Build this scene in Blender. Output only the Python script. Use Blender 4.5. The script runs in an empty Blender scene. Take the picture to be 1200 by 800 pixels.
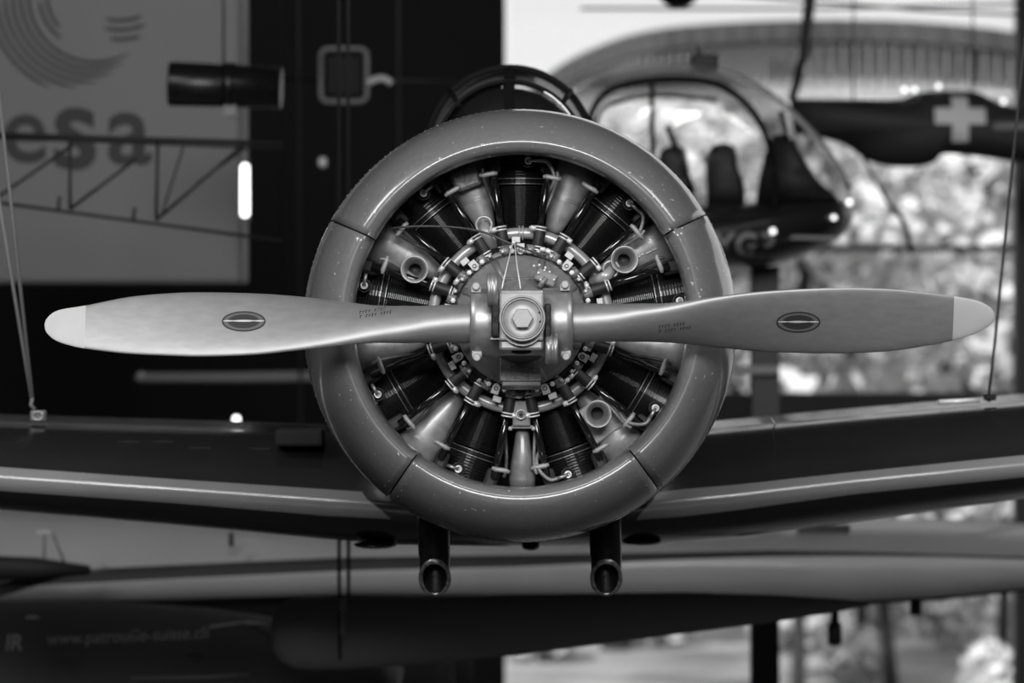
import bpy, bmesh, math, random
from mathutils import Vector, Matrix
from mathutils.bvhtree import BVHTree
random.seed(7)
PI = math.pi
sc = bpy.context.scene
COL = sc.collection
H = 5.0            # camera height above the hall floor
F = 125/36*1200    # focal length in photograph pixels

# ------------------------------------------------------------------ camera
cam = bpy.data.objects.new('camera', bpy.data.cameras.new('camera'))
COL.objects.link(cam)
cam.location = (0, 0, H); cam.rotation_euler = (PI/2, 0, 0)
cam.data.lens = 125; cam.data.sensor_width = 36
cam.data.clip_start = .1; cam.data.clip_end = 1500
cam.data.dof.use_dof = True
cam.data.dof.focus_distance = 10.22
cam.data.dof.aperture_fstop = 2.7
sc.camera = cam
# ------------------------------------------------------------------ world
w = bpy.data.worlds.new('overcast_sky'); sc.world = w; w.use_nodes = True
nt = w.node_tree; bg = nt.nodes['Background']
tc = nt.nodes.new('ShaderNodeTexCoord'); mp = nt.nodes.new('ShaderNodeSeparateXYZ')
rp = nt.nodes.new('ShaderNodeValToRGB')
nt.links.new(tc.outputs['Generated'], mp.inputs[0]); nt.links.new(mp.outputs['Z'], rp.inputs[0])
rp.color_ramp.elements[0].color = (.95, .95, .95, 1); rp.color_ramp.elements[1].color = (.75, .75, .75, 1)
nt.links.new(rp.outputs[0], bg.inputs['Color']); bg.inputs['Strength'].default_value = .95
# ------------------------------------------------------------------ lights
def area(name, loc, target, sx, sy, power):
    d = bpy.data.lights.new(name, 'AREA'); d.shape = 'RECTANGLE'; d.size = sx; d.size_y = sy; d.energy = power
    o = bpy.data.objects.new(name, d); COL.objects.link(o); o.location = loc
    o.rotation_euler = (Vector(target)-Vector(loc)).to_track_quat('-Z', 'Y').to_euler()
    return o
area('window_light_behind_photographer', (-.5, -5, H+5.0), (0, 10, H), 7, 3.4, 1800)
area('fill_light_left', (-6.5, 6, 11.2), (-.6, 10.5, H), 3, 3, 420)  # this and the next: unseen lamps added overhead for broad fill
area('fill_light_right', (6.5, 6, 11.2), (.6, 10.5, H), 3, 3, 300)
sd_ = bpy.data.lights.new('low_sun', 'SUN'); sd_.energy = 4.6; sd_.angle = .05
so = bpy.data.objects.new('low_sun', sd_); COL.objects.link(so); so.location = (0, 0, 40); so.rotation_euler = (math.radians(50), 0, math.radians(-25))
vs = sc.view_settings
vs.view_transform = 'Standard'; vs.look = 'None'; vs.gamma = 1; vs.use_curve_mapping = False
vs.exposure = 0.0

# ------------------------------------------------------------------ materials
def mat(name, v, rough=.5, metal=0., coat=0., noise=0., scale=30., bump=0., emit=0., stretch=None, spec=.5, v2=None, rvar=.16):
    m = bpy.data.materials.new(name); m.use_nodes = True
    n = m.node_tree.nodes; l = m.node_tree.links; b = n['Principled BSDF']
    b.inputs['Base Color'].default_value = (v, v, v, 1)
    b.inputs['Roughness'].default_value = rough; b.inputs['Metallic'].default_value = metal
    b.inputs['Coat Weight'].default_value = coat; b.inputs['Coat Roughness'].default_value = .08
    b.inputs['Specular IOR Level'].default_value = spec
    if emit:
        b.inputs['Emission Color'].default_value = (1, 1, 1, 1); b.inputs['Emission Strength'].default_value = emit
    if noise or bump:
        t = n.new('ShaderNodeTexCoord'); mpn = n.new('ShaderNodeMapping'); nz = n.new('ShaderNodeTexNoise')
        nz.inputs['Scale'].default_value = scale; nz.inputs['Detail'].default_value = 6
        if stretch: mpn.inputs['Scale'].default_value = stretch
        l.new(t.outputs['Object'], mpn.inputs[0]); l.new(mpn.outputs[0], nz.inputs['Vector'])
        if noise:
            r = n.new('ShaderNodeValToRGB')
            lo = v*(1-noise); hi = v2 if v2 is not None else min(1, v*(1+noise))
            r.color_ramp.elements[0].position = .3; r.color_ramp.elements[1].position = .7
            r.color_ramp.elements[0].color = (lo, lo, lo, 1); r.color_ramp.elements[1].color = (hi, hi, hi, 1)
            l.new(nz.outputs['Fac'], r.inputs[0]); l.new(r.outputs[0], b.inputs['Base Color'])
            rr = n.new('ShaderNodeMath'); rr.operation = 'MULTIPLY_ADD'
            rr.inputs[1].default_value = rvar; rr.inputs[2].default_value = rough-rvar/2
            l.new(nz.outputs['Fac'], rr.inputs[0]); l.new(rr.outputs[0], b.inputs['Roughness'])
        if bump:
            bp = n.new('ShaderNodeBump'); bp.inputs['Strength'].default_value = bump; bp.inputs['Distance'].default_value = .003
            l.new(nz.outputs['Fac'], bp.inputs['Height']); l.new(bp.outputs[0], b.inputs['Normal'])
    return m

def glass_mat(name, tint=.9, gloss=.12):
    m = bpy.data.materials.new(name); m.use_nodes = True
    n = m.node_tree.nodes; l = m.node_tree.links; n.remove(n['Principled BSDF'])
    tr = n.new('ShaderNodeBsdfTransparent'); tr.inputs[0].default_value = (tint, tint, tint, 1)
    g = n.new('ShaderNodeBsdfGlossy'); g.inputs['Roughness'].default_value = .03; g.inputs[0].default_value = (.9, .9, .9, 1)
    lw = n.new('ShaderNodeLayerWeight'); lw.inputs[0].default_value = .25
    ml = n.new('ShaderNodeMath'); ml.operation = 'MULTIPLY_ADD'; ml.inputs[1].default_value = .5; ml.inputs[2].default_value = gloss*.4
    mx = n.new('ShaderNodeMixShader'); out = n['Material Output']
    l.new(lw.outputs['Fresnel'], ml.inputs[0]); l.new(ml.outputs[0], mx.inputs[0])
    l.new(tr.outputs[0], mx.inputs[1]); l.new(g.outputs[0], mx.inputs[2]); l.new(mx.outputs[0], out.inputs[0])
    return m

M = {}
M['cowl'] = mat('cowl_paint', .168, .33, 0, .8, .07, 60, .04)
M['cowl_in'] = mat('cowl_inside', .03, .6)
M['blade'] = mat('brushed_aluminium', .34, .46, .6, 0, .07, 22, .02, stretch=(1, 1, 3), rvar=.04)
M['tip'] = mat('tip_paint', .52, .45, noise=.04, scale=20)
M['hub'] = mat('hub_steel', .40, .42, .7, 0, .12, 40, .03)
M['hub_light'] = mat('dome_aluminium', .44, .45, .2, 0, .08, 50, .03)
M['case'] = mat('crankcase_grey_paint', .21, .38, .15, .3, .14, 45, .08)
M['ring'] = mat('pale_pipe_paint', .50, .34, .3, .3, .08, 60, .04)
M['cone'] = mat('satin_intake_metal', .40, .42, .3, .2, .18, 35, .06)
M['black'] = mat('black_cylinder_paint', .012, .30, 0, .2, .2, 60, .05)
M['blackrod'] = mat('black_rod_enamel', .008, .16, 0, .8)
M['rubber'] = mat('black_rubber', .018, .55, noise=.2, scale=90, bump=.1)
M['bright'] = mat('bright_steel', .8, .3, .25)
M['lead'] = mat('braided_lead', .30, .45, .5, noise=.35, scale=400, bump=.5)
M['strap'] = mat('clamp_strap', .38, .45, .2, noise=.2, scale=80)
M['lead_dark'] = mat('dark_lead', .07, .4, .2, noise=.3, scale=200)
M['decal'] = mat('decal_dark', .035, .4)
M['decal_mid'] = mat('decal_rim', .13, .4)
M['decal_light'] = mat('decal_light', .6, .4)
M['wing_dark'] = mat('dark_gloss_paint', .016, .22, 0, .35, .1, 4)
M['wing_light'] = mat('light_stripe_paint', .24, .24, 0, .5, .05, 8)
M['dark'] = mat('matt_black', .008, .6)
M['soot'] = mat('sooty_pipe', .012, .3, .4, noise=.4, scale=40, bump=.3)
M['pipe_lip'] = mat('worn_pipe_lip', .25, .35, .7, noise=.5, scale=60, bump=.4)
M['glass'] = glass_mat('canopy_glass', .7, .25)
M['glass'].node_tree.nodes['Math'].inputs[1].default_value = .22
M['glass_clear'] = glass_mat('clear_glass', .93, .1)
M['glass_facade'] = glass_mat('facade_glass', .97, .0)
M['glass_facade'].node_tree.nodes['Math'].inputs[1].default_value = .04
M['interior'] = mat('cockpit_interior', .02, .5)
M['frame_dark'] = mat('canopy_frame_paint', .007, .6, spec=.06)
M['steel_wire'] = mat('steel_wire', .35, .4, .6)

# ------------------------------------------------------------------ mesh tools
WL = {}      # world location of each object (no rotated parents)
def P(px, py, y): return Vector(((px-600)/F*y, y, H-(py-400)/F*y))
def S(y): return y/F
class MB:
    def __init__(s): s.v = []; s.f = []; s.m = []; s.sm = []
    def add(s, vs, fs, mi=0, smooth=False):
        b = len(s.v); s.v += [Vector(a) for a in vs]
        for f in fs: s.f.append([i+b for i in f]); s.m.append(mi); s.sm.append(smooth)
    def box(s, c, size, rot=None, mi=0):
        c = Vector(c); hx, hy, hz = [a/2 for a in size]
        vs = [Vector((x, y, z)) for x in (-hx, hx) for y in (-hy, hy) for z in (-hz, hz)]
        if rot is not None: vs = [rot @ a for a in vs]
        s.add([a+c for a in vs], [(0, 1, 3, 2), (4, 6, 7, 5), (0, 4, 5, 1), (2, 3, 7, 6), (0, 2, 6, 4), (1, 5, 7, 3)], mi)
    def rings(s, R, closed=True, capa=False, capb=False, mi=0, smooth=True, mis=None, loop=False):
        n = len(R[0]); vs = [p for r in R for p in r]; b = len(s.v); s.v += [Vector(a) for a in vs]
        nr = len(R)
        for i in range(nr if loop else nr-1):
            for j in range(n if closed else n-1):
                k = (j+1) % n; i2 = (i+1) % nr
                s.f.append([b+i*n+j, b+i*n+k, b+i2*n+k, b+i2*n+j]); s.m.append(mis[i][j] if mis else mi); s.sm.append(smooth)
        if capa: s.f.append([b+j for j in range(n)][::-1]); s.m.append(mi); s.sm.append(False)
        if capb: s.f.append([b+(nr-1)*n+j for j in range(n)]); s.m.append(mi); s.sm.append(False)
    def lathe(s, o, ax, prof, seg=24, capa=False, capb=False, mi=0, smooth=True, sx=1.):
        o = Vector(o); ax = Vector(ax).normalized()
        u = ax.cross(Vector((0, 1, 0)));
        if u.length < .1: u = Vector((1, 0, 0))
        u.normalize(); v = ax.cross(u)
        R = [[o+ax*h+u*(r*sx*math.cos(2*PI*j/seg))+v*(r*math.sin(2*PI*j/seg)) for j in range(seg)] for r, h in prof]
        s.rings(R, True, capa, capb, mi, smooth)
    def tube(s, pts, r, seg=8, mi=0, caps=True):
        pts = [Vector(p) for p in pts]; n = len(pts); R = []
        rr = r if isinstance(r, (list, tuple)) else [r]*n
        up = None
        for i, p in enumerate(pts):
            t = (pts[min(i+1, n-1)]-pts[max(i-1, 0)]).normalized()
            if up is None:
                up = t.orthogonal().normalized()
            up = (up-t*up.dot(t)).normalized(); v = t.cross(up)
            R.append([p+up*rr[i]*math.cos(2*PI*j/seg)+v*rr[i]*math.sin(2*PI*j/seg) for j in range(seg)])
        s.rings(R, True, caps, caps, mi)
    def sphere(s, c, r, seg=10, ring=6, mi=0):
        c = Vector(c); r = r if isinstance(r, (list, tuple)) else (r, r, r)
        R = []
        for i in range(ring+1):
            a = PI*i/ring
            R.append([c+Vector((r[0]*max(math.sin(a), .001)*math.cos(2*PI*j/seg), r[1]*max(math.sin(a), .001)*math.sin(2*PI*j/seg), r[2]*math.cos(a))) for j in range(seg)])
        s.rings(R, True, False, False, mi)
    def inflate(s, poly, y, D, n=6, mi=0):
        """closed volume whose front outline is poly (world x,z) and half depth D about y; keeps wide flanks round"""
        cx = sum(p[0] for p in poly)/len(poly); cz = sum(p[1] for p in poly)/len(poly)
        R = []
        for i in range(2*n+1):
            a = -PI/2+PI*i/(2*n); sc_ = max(math.cos(a), .02)**.7
            R.append([Vector((cx+(p[0]-cx)*sc_, y+D*math.sin(a), cz+(p[1]-cz)*sc_)) for p in poly])
        s.rings(R, True, True, True, mi)
def smooth_curve(pts, n=8):
    pts = [Vector(p) for p in pts]; out = []
    for i in range(len(pts)-1):
        p0 = pts[max(i-1, 0)]; p1 = pts[i]; p2 = pts[i+1]; p3 = pts[min(i+2, len(pts)-1)]
        for j in range(n):
            t = j/n
            out.append(.5*((2*p1)+(p2-p0)*t+(2*p0-5*p1+4*p2-p3)*t*t+(-p0+3*p1-3*p2+p3)*t**3))
    out.append(pts[-1]); return out
def smooth2(pts, n=6): return [(v.x, v.y) for v in smooth_curve([(a, b, 0) for a, b in pts], n)]

def link(name, me, parent, loc, props):
    o = bpy.data.objects.new(name, me); COL.objects.link(o)
    pl = Vector((0, 0, 0))
    if parent is not None: o.parent = parent; pl = WL[parent.name]
    o.location = loc-pl; WL[o.name] = Vector(loc)
    for k, v in props.items(): o[k] = v
    return o
def mk(name, mb, m, parent=None, bevel=0, **props):
    if not isinstance(m, (list, tuple)): m = [m]
    lo = Vector([min(v[i] for v in mb.v) for i in range(3)]); hi = Vector([max(v[i] for v in mb.v) for i in range(3)])
    c = (lo+hi)/2
    if parent is None: c.z = lo.z
    me = bpy.data.meshes.new(name)
    me.from_pydata([v-c for v in mb.v], [], mb.f)
    for a in m: me.materials.append(M[a] if isinstance(a, str) else a)
    for p, mi, sm in zip(me.polygons, mb.m, mb.sm): p.material_index = mi; p.use_smooth = sm
    bm = bmesh.new(); bm.from_mesh(me); bmesh.ops.recalc_face_normals(bm, faces=bm.faces); bm.to_mesh(me); bm.free()
    me.update()
    o = link(name, me, parent, c, props)
    if bevel:
        md = o.modifiers.new('bevel', 'BEVEL'); md.width = bevel; md.segments = 2; md.limit_method = 'ANGLE'
    return o
def empty(name, loc, label, cat, group=None, parent=None):
    o = bpy.data.objects.new(name, None); COL.objects.link(o); o.location = loc; WL[o.name] = Vector(loc)
    o['label'] = label; o['category'] = cat; o.empty_display_size = .1
    if group: o['group'] = group
    return o
def text_mb(body, width, centre, ydepth, bold=0.0, thick=.004, rot=0., ital=0., proj=None, mi=0):
    cu = bpy.data.curves.new('t', 'FONT'); cu.body = body; cu.size = 1; cu.offset = bold; cu.shear = ital
    cu.align_x = 'CENTER'; cu.align_y = 'CENTER'; cu.resolution_u = 4
    cu.extrude = 0
    ob = bpy.data.objects.new('t', cu); COL.objects.link(ob)
    dg = bpy.context.evaluated_depsgraph_get(); me = bpy.data.meshes.new_from_object(ob.evaluated_get(dg))
    xs = [v.co.x for v in me.vertices]; ys = [v.co.y for v in me.vertices]
    cx = (min(xs)+max(xs))/2; cy = (min(ys)+max(ys))/2; k = width/(max(xs)-min(xs))
    mb = MB(); cr, sr = math.cos(rot), math.sin(rot); vs = []
    for v in me.vertices:
        x = (v.co.x-cx)*k; z = (v.co.y-cy)*k
        q = Vector((centre.x+x*cr-z*sr, ydepth, centre.z+x*sr+z*cr))
        if proj: q = proj(q)
        vs.append(q)
    fs = [list(p.vertices) for p in me.polygons]; nv = len(vs)
    mb.add(vs, fs, mi)
    bpy.data.objects.remove(ob); bpy.data.curves.remove(cu); bpy.data.meshes.remove(me)
    return mb
def projector(mb, off=.0008):
    t = BVHTree.FromPolygons(mb.v, mb.f)
    def pr(q):
        h = t.ray_cast(Vector((q.x, q.y-4, q.z)), Vector((0, 1, 0)))
        if h[0] is None: return q
        return h[0]-Vector((0, off, 0))
    return pr

# =================================================================== SETTING
def struct(name, mb, m, parent=None, bevel=0, **p): return mk(name, mb, m, parent, bevel, kind='structure', **p)
M['floor'] = mat('dark_hall_floor', .05, .35, noise=.2, scale=2)
M['wall'] = mat('dark_wall_paint', .006, .8, noise=.2, scale=1)
M['wall_pale'] = mat('grey_wall_paint', .22, .8, noise=.1, scale=1)
M['dark_band'] = mat('dark_band_beam', .05, .7, noise=.3, scale=2)
M['mull'] = mat('dark_steel_frame', .012, .5)
M['dim'] = mat('dim_cable', .03, .6)
M['mull_grey'] = mat('grey_steel', .16, .5)
YB = 34.
m_ = MB(); m_.box((0, 10.5, -.1), (44, 49, .2)); struct('floor', m_, 'floor')
m_ = MB(); m_.box((0, 10.5, 12.1), (44, 49, .2)); struct('ceiling', m_, 'wall_pale')
m_ = MB(); m_.box((-22.1, 10.5, 6), (.2, 49, 12)); struct('wall_left', m_, 'wall')
m_ = MB(); m_.box((22.1, 10.5, 6), (.2, 49, 12)); struct('wall_right', m_, 'wall_pale')
m_ = MB(); m_.box((0, -14.1, 6), (44.4, .2, 12)); struct('wall_rear', m_, 'wall_pale')
xe = (592-600)/F*YB
m_ = MB(); m_.box(((-22+xe)/2, YB+.1, 6), (22+xe, .2, 12)); struct('wall_back', m_, 'wall')

# glazed facade, right of the dark wall: posts, transoms and one pane per bay
fac = MB()
posts = [(700, 12, .5), (896, 32, 0), (1196, 34, 0), (1500, 32, 0)]
fr = MB()
zt = P(0, 0, YB).z
xr = 22.
def vbar(mb, px, wpx, z0, z1, y=YB, d=.2): mb.box((P(px, 0, y).x, y, (z0+z1)/2), (wpx*S(y), d, z1-z0))
for px, wp in ((1205, 30), (1500, 30), (1800, 30), (2100, 30), (2400, 30)):
    vbar(fr, px, wp, 0, P(0, 292, YB).z)
    if px > 1100: vbar(fr, px, wp, P(0, 292, YB).z, 12)
for py, hp in ((291, 7),):
    z = P(0, py, YB).z
    fr.box(((xe+22)/2, YB, z), (22-xe, .16, hp*S(YB)))
fr.box(((xe+22)/2, YB, 11.9), (22-xe, .2, .25)); fr.box(((xe+22)/2, YB, .12), (22-xe, .3, .24))
win = struct('window_1', fr, 'mull')
edges = [xe]+[P(px, 0, YB).x for px in (1205, 1500, 1800, 2100, 2400)]+[22]
zs = [.24, P(0, 291, YB).z, 11.8]
for i in range(len(edges)-1):
    for j in range(2):
        g = MB(); g.box(((edges[i]+edges[i+1])/2, YB+.03, (zs[j]+zs[j+1])/2), (edges[i+1]-edges[i]-.12, .012, zs[j+1]-zs[j]-.06))
        mk('pane', g, 'glass_facade', win)

m_ = MB(); m_.box((P(596, 0, 30).x/2+11, 30, P(0, 478, 30).z), (22-P(596, 0, 30).x, .5, 36*S(30))); struct('trim_1', m_, 'dark_band')  # dark beam added indoors, stands in for a dark zone outside
# =================================================================== OUTSIDE
M['yard'] = mat('pale_gravel_yard', .27, .9, noise=.6, scale=.5, v2=.42)
M['bark'] = mat('bark', .04, .9, noise=.3, scale=6)
M['leaf_l'] = mat('pale_leaves', .75, .6)
M['leaf_m'] = mat('mid_leaves', .50, .6)
M['leaf_d'] = mat('dark_leaves', .26, .6)
M['render'] = mat('pale_render', .5, .8, noise=.25, scale=.5)
M['roof_dark'] = mat('grey_arch_fascia', .05, .6, noise=.2, scale=1)
M['roof_light'] = mat('pale_corrugated_sheet', .38, .5, noise=.15, scale=1)
M['hedge'] = mat('hedge', .2, .9, noise=.5, scale=2)
g = MB(); g.box((20, 234, -.25), (400, 399, .1)); struct('ground', g, 'yard', label='pale mottled gravel yard outside the glass facade')
def leaf_cloud(n, c, r, size):
    mb = MB()
    for _ in range(n):
        while True:
            u = Vector([random.uniform(-1, 1) for _ in range(3)])
            if u.length < 1: break
        p = Vector(c)+Vector((u.x*r[0], u.y*r[1], u.z*r[2]))
        a = Vector([random.gauss(0, 1) for _ in range(3)]).normalized(); b = a.orthogonal().normalized()
        s_ = size*random.uniform(.5, 1.4)
        mb.add([p-a*s_, p+b*s_*.6, p+a*s_, p-b*s_*.6], [(0, 1, 2, 3)], random.choice((0, 0, 1, 1, 2)))
    return mb
def tree(px, y, lean, h, cr, label, n=900, zc=None, size=.3, tr_=.12):
    base = P(px, 400, y); base.z = -.2
    t = empty('tree', base, label, 'tree', None)
    tr = MB(); top = base+Vector((lean*h, 0, h*.8))
    tr.tube(smooth_curve([base, base+Vector((lean*h*.3, 0, h*.35)), top], 4), [tr_*(1-i/12) for i in range(9)], 8)
    mk('trunk', tr, 'bark', t)
    for k in range(5):
        b = MB(); a = base.lerp(top, .35+.13*k); d = Vector((random.uniform(-1, 1), random.uniform(-.6, .6), random.uniform(.5, 1)))*h*.25
        b.tube([a, a+d*.5+Vector((0, 0, .1)), a+d], [.09, .06, .03], 6); mk('branch', b, 'bark', t)
    mk('foliage', leaf_cloud(n, (top.x, top.y, zc or h*.85), cr, size), ['leaf_l', 'leaf_m', 'leaf_d'], t, kind='stuff')
T = [(935, 50, .02, 9.5, 'thin dark-trunked tree just right of the dark support column'), (1012, 58, -.05, 10, 'slim tree leaning left in the middle of the yard'),
     (1045, 53, -.12, 9, 'strongly leaning tree beyond the propeller tip'), (1095, 64, .06, 10.5, 'broad tree behind the end of the right propeller blade'),
     (1175, 55, .03, 9.8, 'tree beside the black post at the right edge'), (868, 70, .0, 10, 'tree seen between cowling and support column'),
     (722, 60, .01, 5.2, 'short thick-trunked tree seen below the dark tank'), (840, 82, .02, 12, 'tall tree seen through the helicopter bubble'), (765, 76, 0, 11, 'tree at the left seen through the helicopter cabin')]
for px, y, ln, h, lb in T: tree(px, y, ln, h, (1.7, 1.3, h*.40), lb, 620, h*.55, .26, .27 if px == 722 else .12)
for k, (px, y, wd, hh, lb) in enumerate(((980, 84, 3.4, 4.6, 'pale round shrub left of the leaning tree'), (1085, 80, 3, 5, 'pale shrub behind the broad tree'), (1190, 90, 3.4, 6, 'shrub at the right edge of the yard'), (860, 92, 4, 5, 'shrub behind the helicopter belly'), (1130, 104, 5, 9, 'large far shrub near the yard end'), (1000, 112, 6, 10, 'large far shrub in the middle of the yard'))):
    b = empty('shrub', (P(px, 0, y).x, y, -.2), lb, 'shrub')
    mk('foliage', leaf_cloud(1100, (P(px, 0, y).x, y, hh*.5), (wd*.6, 1.5, hh*.6), .35), ['leaf_l', 'leaf_m', 'leaf_d'], b, kind='stuff')
    s_ = MB(); s_.tube([(P(px, 0, y).x, y, -.2), (P(px, 0, y).x+.1, y, hh*.5)], [.1, .05], 6); mk('stem', s_, 'bark', b)
for k, (px, y, wd, hh, lb) in enumerate(((640, 58, .8, .6, 'low bush leftmost on the pale yard, beside the dark hall wall'), (775, 61, .8, .7, 'low bush under the dark tank, right of the thick tree trunk'),
        (845, 66, 1.0, 1.0, 'low pale bush just left of the black support column'), (930, 60, 1.0, .9, 'low bush just right of the black support column'), (962, 72, 1.1, 1.3, 'low bush far back behind the small hanging wheel'),
        (1005, 54.5, .7, .6, 'small low bush at the picture bottom between wheel and leaning tree'), (1030, 64, 1.0, 1.0, 'low bush behind the foot of the leaning tree'), (1095, 75, 1.3, 1.6, 'tallest low bush, far back under the pale wing'),
        (1120, 60, 1.0, 1.0, 'low dark bush in front of the tallest one'), (1172, 50, .7, .8, 'low bush rightmost, beside the black column'))):
    b = empty('low_bush', (P(px, 0, y).x, y, -.2), lb, 'bush', 'low bushes scattered on the gravel yard')
    mk('foliage', leaf_cloud(320, (P(px, 0, y).x, y, hh*.5-.1), (wd*.8, .8, hh*.6), .16), ['leaf_l', 'leaf_m', 'leaf_d'], b, kind='stuff')
# neighbouring hall with an arched ribbed roof
ya = 46.
hall = empty('neighbouring_hall', (P(1000, 0, ya).x, ya, 0), 'neighbouring hall outside with dark arched fascia over pale ribbed sheets', 'building')
arc_out = smooth2([(560, 190), (600, 130), (650, 82), (710, 52), (770, 36), (860, 28), (960, 25), (1080, 28), (1200, 42), (1320, 75), (1400, 120)], 8)
fa = MB(); R = []
for k, (px, py) in enumerate(arc_out):
    q = P(px, py, ya); d = 24*S(ya)
    t = .02*(k % 2)
    R.append([q+Vector((0, -.25-t, 0)), q+Vector((0, .4, 0)), q+Vector((.02, .4, -d)), q+Vector((.02, -.25-t, -d))])
fa.rings(R, True, True, True, smooth=False); mk('fascia', fa, 'roof_dark', hall)
for k in range(8, len(arc_out)-10, 1):
    px, py = arc_out[k]; px2, py2 = arc_out[k+1]
    if px < 640: continue
    yb_ = 106 if px < 1110 else 106+(px-1110)*.3
    a, b_ = P(px+.5, py+23, ya+.2), P(px2-.5, py2+23, ya+.2); z0 = P(0, max(yb_, py+40), ya).z
    mb = MB(); mx_ = (a+b_)/2; dd = .09
    mb.rings([[Vector((a.x, ya+.3, a.z)), Vector((mx_.x, ya+.3-dd, mx_.z)), Vector((b_.x, ya+.3, b_.z)), Vector((mx_.x, ya+.45, mx_.z))],
              [Vector((a.x, ya+.3, z0)), Vector((mx_.x, ya+.3-dd, z0)), Vector((b_.x, ya+.3, z0)), Vector((mx_.x, ya+.45, z0))]], True, True, True, smooth=False)
    mk('ribbed_panel', mb, 'roof_light', hall)
mb = MB(); a = P(640, 112, ya); b_ = P(1320, 112, ya); mb.box(((a.x+b_.x)/2, ya-.1, a.z), (b_.x-a.x, .3, 7*S(ya))); mk('gutter', mb, 'render', hall)
for px in (572, 1215):
    mb = MB(); q = P(px, 112, ya); mb.box((q.x, ya+.1, q.z/2-.1), (.16, .16, q.z+.2)); mk('post', mb, 'mull_grey', hall)
# wires and a lamp under the hall ceiling, top right
for k, (x0, y0, x1, y1) in enumerate(((690, 8, 1210, 2), (700, 38, 740, 36), (860, -4, 1250, 18))):
    pass
def thing1(name, mb, m, label, cat, group=None, bevel=0, **p):
    if group: p['group'] = group
    return mk(name, mb, m, None, bevel, label=label, category=cat, **p)

# =================================================================== BACKGROUND LEFT
M['panel'] = mat('pale_display_panel', .125, .5, noise=.08, scale=.6)
M['ink'] = mat('dark_print', .012, .6)
yp = 20.
pn = MB(); a = P(-260, -160, yp); b = P(283, 333, yp)
pn.box(((a.x+b.x)/2, yp+.3, (a.z+b.z)/2), (b.x-a.x, .5, a.z-b.z))
panel = empty('display_panel', ((a.x+b.x)/2, yp+.3, b.z), 'big pale hanging panel with dark round emblem and lower case letters', 'panel')
mk('panel_body', pn, 'panel', panel, .03)
for s_, px, wd in (('e', 28, 51), ('s', 87, 50), ('a', 151, 52)):
    q = P(px, 162, yp)
    mk('letter', text_mb(s_, wd*S(yp), q, yp+.045, .016), 'ink', panel)
def arcband(cx, cy, r, a0, a1, wd, y, n=20):
    mb = MB(); R = []
    for i in range(n+1):
        a_ = math.radians(a0+(a1-a0)*i/n); t = min(1, 6*min(i, n-i)/n+.25)
        R.append([P(cx+(r-wd/2*t)*math.cos(a_), cy+(r-wd/2*t)*math.sin(a_), y), P(cx+(r+wd/2*t)*math.cos(a_), cy+(r+wd/2*t)*math.sin(a_), y)])
    mb.rings(R, False, smooth=False); return mb
for k, (a1_, a0_) in enumerate(((170, 113), (178, 98), (184, 86), (188, 75), (192, 66), (196, 60))):
    mk('emblem_stripe', arcband(103+1.6*k, -5, 116-7.6*k, a0_, a1_, 4.4, yp+.045), 'ink', panel)
for k, (a0_, a1_) in enumerate(((125, 175), (135, 180))):
    mk('emblem_stripe', arcband(108, -5, 62-9*k, a0_, a1_, 4.2, yp+.045), 'ink', panel)
for r, a0, a1 in ((64, 66, 105), (75, 66, 104), (86, 73, 98)):
    mk('emblem_stripe', arcband(140, -40, r, a0, a1, 4.4, yp+.045), 'ink', panel)
# lattice boom in front of the panel
yt = 16.5
bt = empty('lattice_boom', P(140, 275, yt), 'dark lattice truss boom crossing in front of the lettered panel', 'truss')
def tubes(name, root, y, lst, m, r=None):
    for x0, y0, x1, y1, wd in lst:
        mb = MB(); mb.tube([P(x0, y0, y), P(x1, y1, y)], wd/2*S(y), 8); mk(name, mb, m, root)
mb = MB(); mb.tube([P(-60, 155, yt), P(-60, -1250, yt)], .012, 6); mk('hanger', mb, 'dark', bt)
tubes('chord', bt, yt, [(-80, 155, 330, 168, 5.5), (-80, 227, 330, 282, 4)], 'dark')
tubes('chord', bt, yt+.5, [(-80, 158, 330, 174, 4)], 'dark')
tubes('brace', bt, yt+.1, [(-30, 250, 85, 170, 4), (82, 165, 82, 245, 4), (82, 245, 160, 186, 4), (185, 165, 183, 258, 4), (183, 258, 285, 170, 4), (70, 230, 68, 246, 4), (158, 243, 156, 258, 4)], 'dark')
tubes('brace', bt, yt+.45, [(190, 250, 215, 172, 2.5), (230, 215, 290, 172, 2.5), (-20, 160, -60, 240, 4)], 'dark')
# dark drum shape left of centre
yd = 17.5
mb = MB(); a = P(198, 98, yd); b = P(330, 103, yd)
d_ = (b-a).normalized()
mb.lathe(a, d_, [(25*S(yd), 0), (26*S(yd), .01), (24*S(yd), (b-a).length)], 28, True, True)
dr = empty('barrel_tank', P(265, 122, yd), 'dark horizontal barrel-shaped tank overlapping the panel edge', 'tank')
mk('shell', mb, 'soot', dr)
mb = MB(); mb.lathe(P(262, 100, yd), d_, [(27*S(yd), 0), (27*S(yd), .06)], 28, True, True); mk('clamp_ring', mb, 'soot', dr)
mb = MB(); mb.box(P(270, 126, yd), (.06, .1, .09)); mk('bracket', mb, 'mull_grey', dr)
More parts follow.
